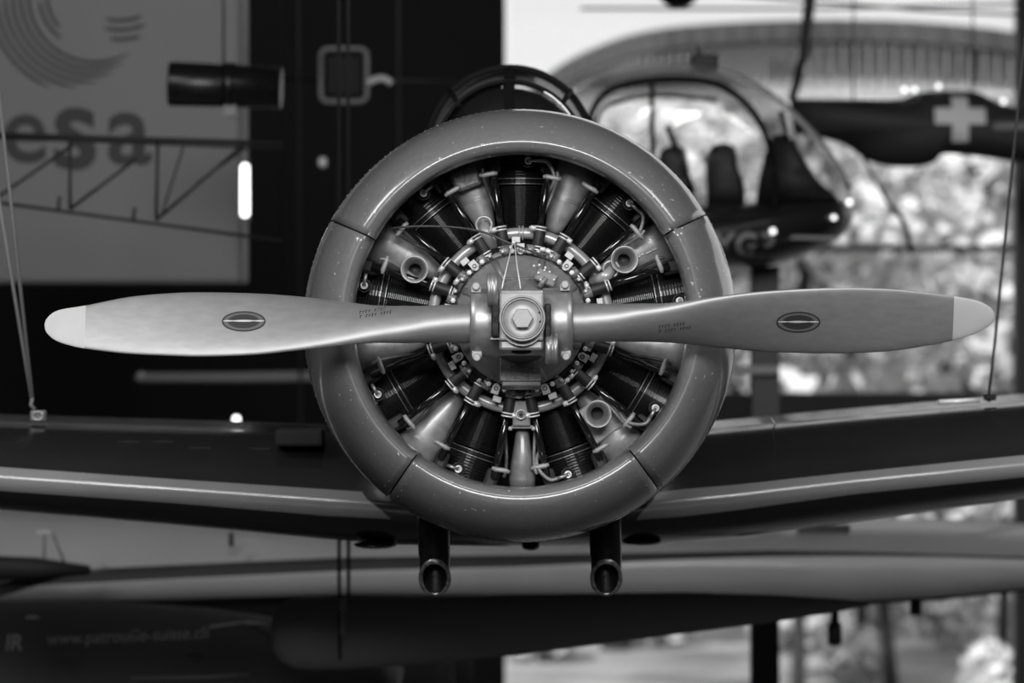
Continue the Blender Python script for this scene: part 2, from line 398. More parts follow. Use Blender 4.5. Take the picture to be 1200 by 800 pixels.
# rounded square intake frame with a grey bent pipe
yf = 21.
fm = empty('hatch_frame', P(403, 118, yf), 'dim rounded square metal hatch frame on the dark left side', 'frame')
pts = [];
for cx, cy, a0 in ((-18, -22, 180), (18, -22, 270), (18, 22, 0), (-18, 22, 90)):
    for k in range(7):
        a_ = math.radians(a0+15*k); pts.append(P(403+cx+9*math.cos(a_), 88+cy+9*math.sin(a_), yf))
mb = MB(); mb.tube(pts+[pts[0]], 3.2*S(yf), 8); mk('rim', mb, 'mull_grey', fm)
mb = MB(); q = P(403, 88, yf+.1); mb.box(q, (44*S(yf), .05, 50*S(yf))); mk('backing', mb, 'wall', fm, .02)
mb = MB(); mb.tube(smooth_curve([P(431, 97, yf), P(440, 93, yf), P(450, 92, yf), P(459, 98, yf)], 4), 4*S(yf), 8)
mk('bent_pipe', mb, 'render', fm)
for px, lb in ((345, 'thin dark hanging cable left of the hatch frame'), (462, 'thin dark hanging cable right of the hatch frame')):
    mb = MB(); mb.tube([P(px, -900, 21.5), P(px+8, 640, 21.5)], .009, 6); thing1('hanging_cable', mb, 'dim', lb, 'cable')
mb = MB(); mb.tube([P(300, 92, 21.6), P(590, 96, 21.6)], .014, 6); mk('cross_rod', mb, 'mull', fm)
# lamps
M['lamp'] = mat('lamp_glow', .9, .5, emit=2.6)
M['lamp_dim'] = mat('small_lamp_glow', .5, .5, emit=.07)
def lamp(px, py, y, rx, rz, m, label):
    t = empty('wall_lamp', P(px, py+rz, y), label, 'lamp')
    q = P(px, py, y); mb = MB()
    R = []
    for i in range(13):
        a_ = PI*i/12; s2 = max(math.sin(a_), .01)
        zc = (rz-rx)*S(y)*(1 if i < 6 else -1) if rz > rx else 0
        R.append([q+Vector((rx*S(y)*s2*math.cos(2*PI*j/16), rx*S(y)*s2*math.sin(2*PI*j/16), zc+rx*S(y)*math.cos(a_))) for j in range(16)])
    mb.rings(R); mk('bulb', mb, m, t)
    mb = MB(); mb.box(q+Vector((0, rx*S(y)+.03, 0)), (rx*1.6*S(y), .05, rz*2.1*S(y))); mk('base', mb, 'soot', t)
lamp(287, 223, 19., 5.5, 32, 'lamp', 'bright upright capsule lamp at the panel edge')
lamp(378, 190, 21., 5, 6, 'lamp_dim', 'dim round lamp below the hatch frame')
lamp(277, 491, 19.5, 4.5, 3.5, 'lamp', 'small bright lamp just above the left wing')
# faint grey tube behind the left blade
ys = 22.; t = empty('grey_pylon_tube', P(262, 448, ys), 'dim grey horizontal tube with rounded end below the left blade', 'tube')
mb = MB(); mb.tube([P(158, 443, ys), P(163, 442, ys), P(280, 442, ys), P(470, 439, ys)], [2*S(ys), 6*S(ys), 6.5*S(ys), 7*S(ys)], 12); mk('tube_body', mb, 'wall_pale', t)
mb = MB(); mb.sphere(P(166, 441, ys), 6.3*S(ys)); mk('end_cap', mb, 'render', t)

# =================================================================== AIRCRAFT BELOW (light wing with dark stripe)
yw = 17.
M['skin_l'] = mat('pale_airframe_paint', .42, .4, 0, .2, .08, 1.2)
M['skin_d'] = mat('dark_airframe_paint', .034, .6, 0, 0, .2, 2, spec=.3)
M['skin_gloss'] = mat('dark_gloss_airframe', .012, .3, 0, .25)
low = empty('pale_striped_aircraft', P(600, 700, yw), 'pale aircraft below with long dark stripe along its light grey wing', 'aircraft')
st = [(-160, 585, 683, 697, 712, 730), (0, 588, 671, 688, 706, 725), (200, 598, 662, 678, 702, 715), (400, 612, 653, 669, 696, 703), (600, 620, 650, 664, 697, 703), (800, 618, 647, 655, 699, 706), (900, 610, 645, 652, 701, 708), (1000, 607, 646, 651, 704, 709), (1100, 608, 649, 652, 699, 703), (1200, 613, 652, 655, 690, 693), (1330, 630, 657, 659, 676, 678)]
R = []
for px, t0, s0, s1, b0, b1 in st:
    zz = [(t0, 1.5), (t0+(s0-t0)*.12, .75), (t0+(s0-t0)*.4, .3), (s0, .03), (s1, 0), ((s1+b0)/2, .01), (b0, .04), (b1, .4)]
    r = [P(px, p_, yw+d2) for p_, d2 in zz]
    r.append(P(px, (s0+b1)/2, yw+3.2))
    R.append(r)
mis = [[0, 0, 0, 1, 0, 0, 1, 1, 0] for _ in R]
mb = MB(); mb.rings(R, True, True, True, mis=mis); mk('wing', mb, ['skin_l', 'skin_d'], low)
mb = MB(); mb.sphere(P(1085, 668, yw+.12), (30*S(yw), .12, 5*S(yw)), 20, 8); mk('landing_light_fairing', mb, 'skin_l', low)
mb = MB(); mb.box(P(965, 618, yw+.3), (62*S(yw), .1, 6*S(yw))); mk('intake_slot', mb, 'dark', low)
mb = MB(); mb.tube([P(-40, 700, yw-.4), P(80, 672, yw-.4), P(112, 666, yw-.4)], [10*S(yw), 3*S(yw), 2*S(yw)], 10); mk('probe', mb, 'mull_grey', low)
mb = MB(); mb.lathe(P(-80, 664, yw-.5), (1, 0, -.02), [(16*S(yw), 0), (13*S(yw), 120*S(yw)), (5*S(yw), 180*S(yw))], 16, True, True); mk('probe_fairing', mb, 'skin_d', low)
mb = MB(); mb.tube([P(98, 666, yw-.45), P(124, 664, yw-.45)], [5*S(yw), 3.5*S(yw)], 12); mk('probe_tip', mb, 'render', low)
for x0, x1 in ((52, 52), (62, 76)):
    mb = MB(); mb.tube([P(x0, 625, yw-.5), P(x1, 660, yw-.5)], .006, 6); mk('stay_wire', mb, 'mull_grey', low)
mb = MB(); mb.box(P(52, 623, yw-.5), (16*S(yw), .04, 4*S(yw))); mk('stay_plate', mb, 'render', low)
mb = MB(); mb.tube([P(271, 624, yw-.1), P(271, 640, yw-.1)], .012, 6); mk('vent_pin', mb, 'dark', low)
# dark drop tank / spindle
ytk = 14.2
tk = empty('dark_drop_tank', P(560, 780, ytk), 'long dark spindle-shaped tank hanging below, blunt end at left', 'tank')
cl = [(318, 742, 2), (320, 741, 22), (328, 741, 34), (345, 742, 42), (370, 742, 44), (410, 742, 43), (500, 738, 40), (600, 732, 37), (700, 725, 31), (800, 718, 25), (900, 713, 17), (980, 709, 8), (1020, 707, 2)]
mb = MB(); R = []
for px, py, r_ in cl:
    q = P(px, py, ytk+.4); R.append([q+Vector((0, .8*r_*S(ytk)*math.cos(2*PI*j/28), r_*S(ytk)*math.sin(2*PI*j/28))) for j in range(28)])
M['tank_paint'] = mat('dark_tank_paint', .2, .7, spec=.2)
mb.rings(R, True, True, True); mk('tank_shell', mb, 'tank_paint', tk)
mb = MB(); mb.lathe(P(398, 742, ytk+.4), (1, 0, 0), [(44.5*S(ytk), 0), (44.5*S(ytk), .012)], 32, sx=.8); mk('joint_band', mb, 'dark', tk)
mb = MB(); mb.box(P(402, 722, ytk+.12), (6*S(ytk), .02, 40*S(ytk))); mk('strap', mb, 'mull_grey', tk)
for x in (396, 407):
    mb = MB(); mb.tube([P(x, -1200, ytk+.4), P(x+1.5, 701, ytk+.4)], 2.1*S(ytk), 8); thing1('sling_cable', mb, 'dark', 'dark sling cable, %s one of the pair above the tank' % ('left' if x < 400 else 'right'), 'cable')
# dark lettered fuselage bottom left
yl = 15.2
lf = empty('lettered_dark_fuselage', P(120, 840, yl), 'dark fuselage at bottom left with dim web address lettering', 'aircraft')
mb = MB(); R = []
for px, tp, bt_ in ((-200, 708, 900), (-60, 706, 900), (60, 704, 900), (160, 706, 895), (240, 712, 885), (320, 724, 870), (400, 742, 850), (450, 760, 835), (470, 790, 800)):
    c_ = P(px, (tp+bt_)/2, yl+.6); hz_ = (bt_-tp)/2*S(yl+.6); R.append([c_+Vector((0, -.5*math.cos(2*PI*j/32), hz_*math.sin(2*PI*j/32))) for j in range(32)])
mb.rings(R, True, True, True); fus = mk('fuselage_body', mb, 'skin_d', lf); prj = projector(mb, .004)
M['dimtext'] = mat('dim_lettering', .2, .6)
q = P(143, 752, yl); t_ = text_mb('www.patrouille-suisse.ch', 190*S(yl), q, yl, 0, rot=.035, proj=prj); mk('web_lettering', t_, 'dimtext', lf)
t_ = text_mb('IR', 20*S(yl), P(10, 757, yl), yl, .02, proj=prj); mk('registration_letters', t_, 'dimtext', lf)
mb = MB(); mb.box(prj(P(224, 773, yl)), (16*S(yl), .02, 9*S(yl))); mk('hatch', mb, 'dark', lf)
for lst in ([(238, 742), (280, 738), (312, 731)], [(150, 797), (240, 796), (290, 793)]):
    mb = MB(); mb.tube([prj(P(a_, b_, yl)) for a_, b_ in lst], .008, 6); mk('trim_line', mb, 'mull_grey', lf)
mb = MB(); mb.sphere(P(38, 723, yl-.1), (9*S(yl), .03, 2.6*S(yl))); mk('position_light', mb, 'render', lf)
# dark low stand under the tank
mb = MB(); q = P(470, 400, 24); mb.box((q.x-.3, 24.2, P(0, 772, 24).z/2), (270*S(24), .3, P(0, 772, 24).z)); thing1('dark_partition', mb, 'wall', 'black partition standing on the floor below the tank', 'partition')
mb = MB(); mb.box((P(520, 0, 23.5).x, 23.5, P(0, 760, 23.5).z/2), (20*S(23.5), .15, P(0, 760, 23.5).z)); thing1('grey_floor_post', mb, 'soot', 'dim grey post in front of the black partition', 'post')

# =================================================================== HELICOPTER
yh = 20.
he = empty('helicopter', P(820, 318, yh), 'dark helicopter with round glass bubble hanging behind the right of the engine', 'helicopter')
hx = lambda pts, y=yh, n=5: [(P(a, b, y).x, P(a, b, y).z) for a, b in smooth2(pts, n)]
up = [(640, 240), (648, 170), (668, 115), (710, 88), (780, 80), (840, 84), (890, 105), (935, 140), (970, 180), (993, 215), (1000, 242)]
mb = MB(); mb.inflate(hx(up), yh, .62); mk('bubble_glass', mb, 'glass_clear', he)
lo_ = [(1000, 236), (999, 258), (985, 277), (950, 296), (905, 310), (850, 317), (760, 318), (650, 312), (600, 290), (610, 240), (700, 236), (850, 238)]
mb = MB(); mb.inflate(hx(lo_), yh, .66); mk('belly', mb, 'skin_gloss', he); prj = projector(mb, .006)
M['helitext'] = mat('heli_lettering', .2, .6)
mk('registration_letters', text_mb('XGP', 74*S(yh), P(862, 290, yh), yh, .03, proj=prj), 'helitext', he)
def htube(name, pts, wd, y, m='frame_dark', root=he):
    mb = MB(); mb.tube(smooth_curve([P(a, b, y) for a, b in pts], 5), wd/2*S(y), 8); return mk(name, mb, m, root)
M['heli_rim'] = mat('helicopter_rim_paint', .16, .3, .3, .3)
htube('roof_rim', [(655, 112), (672, 100), (710, 86), (780, 80), (845, 84), (892, 104), (937, 139), (972, 180), (996, 222)], 7, yh-.05, 'heli_rim')
htube('hoop', [(692, 236), (692, 150), (697, 125), (715, 106), (750, 96), (800, 93), (845, 101), (880, 128), (900, 165), (908, 205), (908, 245)], 8, yh-.5)
htube('hoop', [(700, 236), (700, 140), (730, 118), (780, 112), (840, 118)], 5, yh+.45)
htube('door_post', [(764, 92), (764, 140), (766, 236)], 6, yh-.5)
htube('diagonal_strut', [(782, 148), (795, 180), (812, 225)], 7, yh-.3)
htube('nose_post', [(915, 130), (922, 170), (918, 240)], 6, yh-.3)
mb = MB(); mb.inflate([(P(a, b, yh).x, P(a, b, yh).z) for a, b in smooth2([(885, 242), (893, 195), (905, 160), (925, 162), (942, 190), (965, 225), (985, 240)], 4)], yh, .4); mk('instrument_console', mb, 'skin_d', he)
for px in (795, 850):
    mb = MB(); mb.inflate([(P(a, b, yh).x, P(a, b, yh).z) for a, b in smooth2([(px-22, 242), (px-24, 195), (px-16, 172), (px+8, 172), (px+14, 200), (px+20, 215), (px+22, 242)], 4)], yh+(.15 if px < 800 else -.1), .16); mk('seat', mb, 'skin_d', he)
mb = MB(); mb.box(P(826, 72, yh), (30*S(yh), .12, 16*S(yh))); mk('rotor_head', mb, 'dark', he, .01)
mb = MB(); mb.tube([P(820, 80, yh), P(819, 55, yh)], 3*S(yh), 8); mk('mast', mb, 'dark', he)
mb = MB(); mb.box(P(932, 278, yh-.55), (100*S(yh), .02, 4*S(yh)), Matrix.Rotation(.02, 3, 'Y')); mk('trim_stripe', mb, 'mull_grey', he)
M['spot'] = mat('highlight_glow', .8, .4, emit=1.6)  # small glowing spheres imitate out-of-focus bright highlights
for px, py, r_ in ((969, 258, 4), (990, 239, 5), (896, 275, 4.5)):
    mb = MB(); mb.sphere(prj(P(px, py, yh))-Vector((0, .02, 0)), r_*S(yh)*.8, 10, 6); mk('highlight_spot', mb, 'spot', he)
# dark aircraft with pale cross
yc_ = 24.
ca = empty('cross_marked_aircraft', P(1100, 195, yc_), 'dark aircraft tail with a pale cross in an upright bulge, right', 'aircraft')
ol = [(925, 116), (1000, 117), (1050, 117), (1075, 109), (1110, 106), (1145, 108), (1170, 120), (1210, 128), (1300, 130), (1300, 195), (1210, 192), (1150, 184), (1105, 181), (1092, 192), (1060, 196), (1020, 190), (985, 168), (930, 156)]
mb = MB(); mb.inflate([(P(a, b, yc_).x, P(a, b, yc_).z) for a, b in smooth2(ol, 4)], yc_, .3, 5); mk('tail_body', mb, 'skin_d', ca); prj = projector(mb, .01)
M['cross'] = mat('pale_cross_paint', .75, .6)
mb = MB(); a_, b_ = 9.5, 29.5
pts = [(-a_, -b_), (a_, -b_), (a_, -a_), (b_, -a_), (b_, a_), (a_, a_), (a_, b_), (-a_, b_), (-a_, a_), (-b_, a_), (-b_, -a_), (-a_, -a_)]
for q0 in ((-a_, -b_, a_, b_), (-b_, -a_, -a_, a_), (a_, -a_, b_, a_)):
    n_ = 6; R = []
    for i in range(n_+1):
        R.append([prj(P(1119+q0[0]+(q0[2]-q0[0])*i/n_, 139+q0[1]+(q0[3]-q0[1])*j/n_, yc_)) for j in range(n_+1)])
    mb.rings(R, False, smooth=False)
mk('cross', mb, 'cross', ca)
mb = MB(); mb.box(P(1190, 148, yc_-.32), (50*S(yc_), .02, 8*S(yc_))); mk('pale_bar', mb, 'mull_grey', ca)
for px, py in ((1060, 105), (1072, 105), (1100, 101), (1176, 119)):
    mb = MB(); mb.sphere(P(px, py, yc_-.1), 3.4*S(yc_), 8, 6); mk('highlight_spot', mb, 'spot', ca)
def hang(px, py, y, lb, py1=-1200, dx=0):
    mb = MB(); q = P(px, py, y); mb.tube([q, Vector((q.x+dx, q.y, 12.0))], .006, 6); thing1('hanging_cable', mb, 'mull', lb, 'cable')
hang(1140, 108, 24, 'thin dark cable above the pale cross'); hang(1000, 117, 24, 'thin dark cable above the dark tail boom, left of the cross')
hang(262, 76, yd, 'thin dark cable holding the barrel tank'); hang(250, 436, ys, 'thin dark cable down to the left end of the grey tube'); hang(330, 434, ys, 'thin dark cable down to the middle of the grey tube')
hang(403, 58, yf, 'thin dark cable above the hatch frame')
q = P(896, 312, yh+.25); mb = MB(); mb.box((q.x, q.y, q.z/2), (32*S(yh), .2, q.z)); mb2 = mb
col_ = empty('support_column', (q.x, q.y, 0), 'black square column standing under the helicopter belly', 'column'); mk('shaft', mb, 'mull', col_)
mb = MB(); mb.box(P(886, 433, yh+.1), (54*S(yh), .06, 10*S(yh))); mk('cross_bracket', mb, 'wall_pale', col_, label='grey cross bracket')
# struts, hanging cables and round thing in the upper right
mb = MB(); mb.tube([P(956, -120, 26), P(948, 10, 26), P(940, 70, 26), P(928, 118, 26)], [7*S(26), 7*S(26), 6*S(26), 5*S(26)], 10); thing1('dark_support_strut', mb, 'mull', 'dark slanting strut above the helicopter nose', 'strut')
mb = MB(); mb.sphere(P(795, -14, 25), (26*S(25), 26*S(25), 24*S(25)), 20, 12); thing1('dark_round_float', mb, 'soot', 'dark round body cut by the top edge above the helicopter', 'ball')
for k, (x0, y0, x1, y1, lb) in enumerate(((680, 10, 1260, 3, 'upper dark wire crossing below the top edge'), (860, -6, 1300, 22, 'lower dark wire sloping across the top right corner'))):
    mb = MB(); mb.tube([P(x0, y0, 28-k), P((x0+x1)/2, (y0+y1)/2+4, 28-k), P(x1, y1, 28-k)], .012, 6); thing1('overhead_wire', mb, 'mull', lb, 'wire')
mb = MB(); mb.tube(smooth_curve([P(1012, 185, 24), P(1040, 236, 23.9), P(1060, 262, 23.9), P(1068, 298, 23.9)], 4), [2*S(24)]*5+[3.2*S(24)]*7+[1.5*S(24)], 8); mk('tail_probe', mb, 'dark', ca)
mb = MB(); mb.box(P(1197, 470, 27), (16*S(27), .2, 640*S(27))); mb.v = [Vector((v.x, v.y, 0 if v.z < 3 else v.z)) for v in mb.v]; thing1('black_floor_column', mb, 'mull', 'black upright column at the right edge', 'column')
px, py, y_ = 978, 742, 17.4
mb = MB(); mb.lathe(P(px, py, y_)-Vector((.03, 0, 0)), (1, 0, 0), [(.03, 0), (.055, 0), (.062, .02), (.062, .04), (.055, .06), (.03, .06)], 20, True, True); mk('wheel', mb, 'rubber', low)
mb = MB(); mb.tube([P(px+1, 696, y_), P(px, py, y_)], .02, 8); mk('wheel_strut', mb, 'dark', low)
mb = MB(); mb.box(P(1073, 712, 17.3), (.05, .05, .07)); mb.tube([P(1073, 690, 17.3), P(1073, 712, 17.3)], .012); mk('small_strut', mb, 'dark', low)

# =================================================================== MAIN AIRCRAFT
ac = empty('radial_engine_aircraft', (0.025, 11.5, H-.62), 'aircraft seen head-on with round cowling, radial engine and two-blade propeller', 'aircraft')
AX = 10/F*10.35; AZ = H+24/F*10.35
def pol(r, a, y, dx=0, dz=0):
    a = math.radians(a); k = S(y)
    return Vector((AX+r*k*math.cos(a), y, AZ+r*k*math.sin(a)))
def rad(a): a = math.radians(a); return Vector((math.cos(a), 0, math.sin(a)))
def tan_(a): a = math.radians(a); return Vector((-math.sin(a), 0, math.cos(a)))
YE = 10.35; K = S(YE)

# ---- cowling: four panels
prof = [(204, 10.62), (199, 10.50), (196.5, 10.38), (196.3, 10.30), (197, 10.262), (198.8, 10.236), (201.5, 10.218), (204.5, 10.208), (208, 10.203), (211.5, 10.2035), (215, 10.207), (220, 10.217), (227, 10.238), (235, 10.272), (243, 10.325), (249, 10.39), (252.5, 10.46), (254, 10.54), (252.5, 10.70), (247, 11.0), (240, 11.35)]
def cowl_pt(r, y, a, off=0.):
    sh = max(0, (r-205)/48)*5.0*S(y)
    q = pol(r+off, a, y); q.z -= sh; return q
seams = [-49.9, 30.8, 151, 232.2]
segs = [(seams[0], seams[1]), (seams[1], seams[2]), (seams[2], seams[3]), (seams[3], seams[0]+360)]
M['cowl'].node_tree.nodes['Principled BSDF']
def cowl_material():
    m = M['cowl']; n = m.node_tree.nodes; l = m.node_tree.links; b = n['Principled BSDF']
    # paint chips: small bare-metal flecks, dense on the outer rim of the cowl
    g = n.new('ShaderNodeNewGeometry'); sx = n.new('ShaderNodeSeparateXYZ'); l.new(g.outputs['Position'], sx.inputs[0])
    nz = n.new('ShaderNodeTexNoise'); nz.inputs['Scale'].default_value = 75; nz.inputs['Detail'].default_value = 4
    l.new(g.outputs['Position'], nz.inputs['Vector'])
    mr = n.new('ShaderNodeMapRange'); mr.inputs['From Min'].default_value = 10.33; mr.inputs['From Max'].default_value = 10.50
    mr.inputs['To Min'].default_value = 0; mr.inputs['To Max'].default_value = .13; l.new(sx.outputs['Y'], mr.inputs['Value'])
    ad = n.new('ShaderNodeMath'); ad.operation = 'ADD'; l.new(nz.outputs['Fac'], ad.inputs[0]); l.new(mr.outputs[0], ad.inputs[1])
    gt = n.new('ShaderNodeMath'); gt.operation = 'GREATER_THAN'; gt.inputs[1].default_value = .705; l.new(ad.outputs[0], gt.inputs[0])
    mx = n.new('ShaderNodeMix'); mx.data_type = 'RGBA'; l.new(gt.outputs[0], mx.inputs['Factor'])
    src = b.inputs['Base Color'].links[0].from_socket; l.new(src, mx.inputs[6]); mx.inputs[7].default_value = (.55, .55, .55, 1)
    l.new(mx.outputs[2], b.inputs['Base Color'])
cowl_material()
panel_mb = []
for s0, s1 in segs:
    n = max(8, int((s1-s0)/2.2)); mb = MB(); R = []
    for i in range(n+1):
        a = s0+.22+(s1-s0-.44)*i/n
        ring = [cowl_pt(r, y, a) for r, y in prof]+[cowl_pt(r-2.2, y+.003, a) for r, y in prof[::-1][:-3]]
        R.append(ring)
    mb.rings(R, True, True, True); panel_mb.append(mb)
    mk('cowl_panel', mb, 'cowl', ac)
allc = MB()
for p in panel_mb: allc.add(p.v, p.f)
prj_c = projector(allc, .0)
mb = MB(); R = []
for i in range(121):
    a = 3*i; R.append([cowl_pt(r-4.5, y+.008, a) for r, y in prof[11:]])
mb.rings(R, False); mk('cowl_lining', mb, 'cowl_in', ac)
# rivets
rv = MB()
def rivet(q, r=.0022): rv.sphere(q, (r, r*.8, r), 6, 4)
for i in range(200): rivet(cowl_pt(250.6, 10.44, i*1.8), .0022)
for i in range(200): rivet(cowl_pt(253.6, 10.545, i*1.8+.9), .0022)
for px in (609, 623, 641, 656):
    for k in range(9): rivet(prj_c(P(px, 584+5*k, 10.3)), .0016)
for s0 in seams:
    for k, (r, y) in enumerate(((222, 10.222), (232, 10.258), (240, 10.302), (247, 10.365))):
        for d_ in (-2.2, 2.2): rivet(cowl_pt(r, y, s0+d_), .0016)
mk('rivets', rv, 'cowl', ac, kind='stuff')
# ---- dark disc added behind the engine so no light passes through
mb = MB(); mb.lathe(pol(0, 0, 10.72), (0, 1, 0), [(.001, 0), (.54, 0), (.54, .02)], 48); mk('light_stop_disc', mb, 'cowl_in', ac)

# ---- crankcase
mb = MB()
pr_ = [(20, 10.10), (38, 10.13), (44, 10.19), (52, 10.24), (62, 10.275), (70, 10.295), (76, 10.315), (77, 10.345)]
mb.lathe((AX, 0, AZ), (0, 1, 0), [(r*S(y), y) for r, y in pr_], 72); mk('crankcase', mb, 'case', ac); case = bpy.data.objects['crankcase']; prk = projector(mb, .001)
mb = MB(); mb.tube([pol(79.5, 5*i, 10.333) for i in range(73)], .0016, 5); mk('joint_line', mb, 'dark', case)
mb = MB(); mb.lathe((AX, 0, AZ), (0, 1, 0), [(r*S(y), y) for r, y in ((76.5, 10.345), (84, 10.346), (90, 10.352), (91, 10.39), (96, 10.42), (104, 10.46), (112, 10.60))], 72); mk('rear_flange', mb, 'soot', ac)
# ribs and bumps on the nose case
for a in (68, 112, 150, 30, 205, 335, 250, 290, 268):
    mb = MB(); q0, q1 = prk(pol(52, a, 10.2)), prk(pol(74, a+2, 10.25)); mb.tube([q0-Vector((0, -.004, 0)), q1-Vector((0, -.004, 0))], [.006, .012], 8); mk('case_rib', mb, 'case', case)
for i in range(18):
    a = 20*i
    mb = MB(); mb.lathe(pol(70, a+2, 10.35), rad(a+2), [(.010, 0), (.010, .02), (.014, .022), (.014, 20*K)], 12, True, True); mk('tappet_housing', mb, 'case', case)
# data plates
def plate(px0, py0, px1, py1, y, th, name, m='case', parent=case, rows=0, ang=0):
    a, b = P(px0, py0, y), P(px1, py1, y); mb = MB(); c = (a+b)/2; mb.box(c, (abs(b.x-a.x), th, abs(a.z-b.z))); o = mk(name, mb, m, parent, .0008)
    return a, b
M['plate'] = mat('engraved_plate', .17, .45, .5, noise=.45, scale=160, bump=.5)
mb = MB(); c = P(610, 433, 10.215)
mb.box(c, (48*S(10.2), .008, 28*S(10.2)), Matrix.Rotation(-.25, 3, 'X')); mk('data_plate', mb, 'plate', case, .001)
mb = MB(); c = P(611, 440, 10.24); mb.box(c, (46*S(10.2), .05, 30*S(10.2)), Matrix.Rotation(-.25, 3, 'X')); mk('plate_seat', mb, 'case', case, .004)
mb = MB(); c = P(606, 330, 10.222); mb.box(c, (32*S(10.2), .008, 9*S(10.2)), Matrix.Rotation(.3, 3, 'X')); mk('cast_badge', mb, 'plate', case, .002)
# governor pad, upper right of the nose
gv = MB(); c = P(640, 325, 10.2)
gv.box(c, (26*K, .05, 16*K), Matrix.Rotation(math.radians(25), 3, 'Y')); gp = mk('governor_pad', gv, 'case', ac, .006)
for dx, dz in ((-9, 5), (-2, 8), (4, 6), (9, -3), (-6, -3), (-14, 13), (-8, 14), (-1, 11)):
    mb = MB(); mb.sphere(c+Vector((dx*K, -.027, dz*K)), .0042, 8, 6); mk('pad_nut', mb, 'bright', gp)
mb = MB(); mb.tube([P(632, 336, 10.17), P(640, 325, 10.17)], .008, 10); mk('pad_pipe', mb, 'case', gp)

# ---- intake ring
mb = MB(); R = []
for i in range(144):
    a = 2.5*i; c = pol(103, a, 10.41); u = rad(a)
    R.append([c+u*(6.8*K*math.cos(2*PI*j/14))+Vector((0, 6.8*K*math.sin(2*PI*j/14), 0)) for j in range(14)])
mb.rings(R, loop=True); ring = mk('collector_ring', mb, 'ring', ac)
mb = MB(); mb.lathe(pol(103, 89.2, 10.41)-Vector((.0, 0, 0)), (1, 0, 0), [(9.2*K, 0), (9.2*K, .006)], 20, True, True); mb.lathe(pol(103, 91.4, 10.41), (1, 0, 0), [(9.2*K, 0), (9.2*K, .006)], 20, True, True); mk('ring_flange', mb, 'ring', ring)

CY = [90, 50, 10, -30, -70, -110, -150, 170, 130]
# ---- cylinders
for ci, a in enumerate(CY):
    d = rad(a); o = Vector((AX, 10.515, AZ)); k2 = S(10.45)
    mb = MB(); pf = [(22, 106), (22, 110)]
    r = 111
    while r < 158:
        w_ = 20.5+(r-111)/47*5.5
        pf += [(w_, r), (w_+2.6, r+.5), (w_+2.6, r+1.1), (w_, r+1.6)]; r += 2.3
    mb.lathe(o, d, [(p*k2, h*k2) for p, h in pf], 28, True, True, smooth=False)
    cyl = mk('engine_cylinder', mb, 'black', ac)
    mb = MB(); pf = [(29, 162)]; r = 167
    while r < 202:
        w_ = 31+(r-167)/35*3
        pf += [(w_-3, r), (w_, r+.6), (w_, r+1.6), (w_-3, r+2.2)]; r += 3.5
    pf += [(24, 206), (.1, 212)]
    mb.lathe(o, d, [(p*k2, h*k2) for p, h in pf], 32, True, False, smooth=False)
    mk('cylinder_head', mb, 'black', cyl)
    for rr, w_ in ((160.5, 29.2), (166.5, 31.5)):
        mb = MB(); mb.lathe(o, d, [(w_*k2, rr*k2), ((w_+.5)*k2, (rr+.15)*k2), ((w_+.5)*k2, (rr+.8)*k2), (w_*k2, (rr+1)*k2)], 32, smooth=False)
        mk('steel_band', mb, 'hub', cyl)
    mb = MB(); mb.lathe(o, d, [(24.5*k2, 105*k2), (24.5*k2, 108*k2)], 24, True, True); mk('base_flange', mb, 'case', cyl)
    # rocker boxes
    for s in (-1, 1):
        c = pol(188, a+s*9.5, 10.45); mb = MB(); mb.box(c, (17*K, .10, 26*K), Matrix.Rotation(-math.radians(a-90), 3, 'Y')); mk('rocker_box', mb, 'rubber', cyl, .012)
    # spark plug
    c = pol(188, a-2.8, 10.385)
    mb = MB(); mb.lathe(c, (0, -1, 0), [(8.2*K, -.03), (8.2*K, 0), (7.0*K, .001), (6.6*K, -.012), (.001, -.012)], 20); mk('plug_well', mb, 'rubber', cyl)
    mb = MB(); mb.lathe(c+Vector((0, -.002, 0)), (0, -1, 0), [(4.6*K, -.02), (4.6*K, .008), (2.7*K, .010), (2.7*K, .002), (.0001, .002)], 16); mk('spark_plug', mb, 'bright', cyl)
    tdir = tan_(a)*(-1)
    mb = MB(); mb.tube([c+Vector((0, -.012, 0)), c+Vector((0, -.016, 0))+tdir*.02, c+tdir*.034+Vector((0, -.012, 0))], .0052, 8); mk('plug_elbow', mb, 'hub', cyl)
    # ignition lead from the plug over to the clamp of the pushrod tube
    e1 = pol(172, a-15.5, 10.37)
    if a in (90, 50, -70, 10, -30):
        p1 = [c+tdir*.03+Vector((0, -.012, 0)), pol(189, a-9.5, 10.375), pol(178, a-12.5, 10.372), pol(166, a-13.5, 10.38), pol(155, a-12, 10.40)]
        mb = MB(); mb.tube(smooth_curve(p1, 6), .0058, 8); mk('ignition_lead', mb, 'lead', cyl)
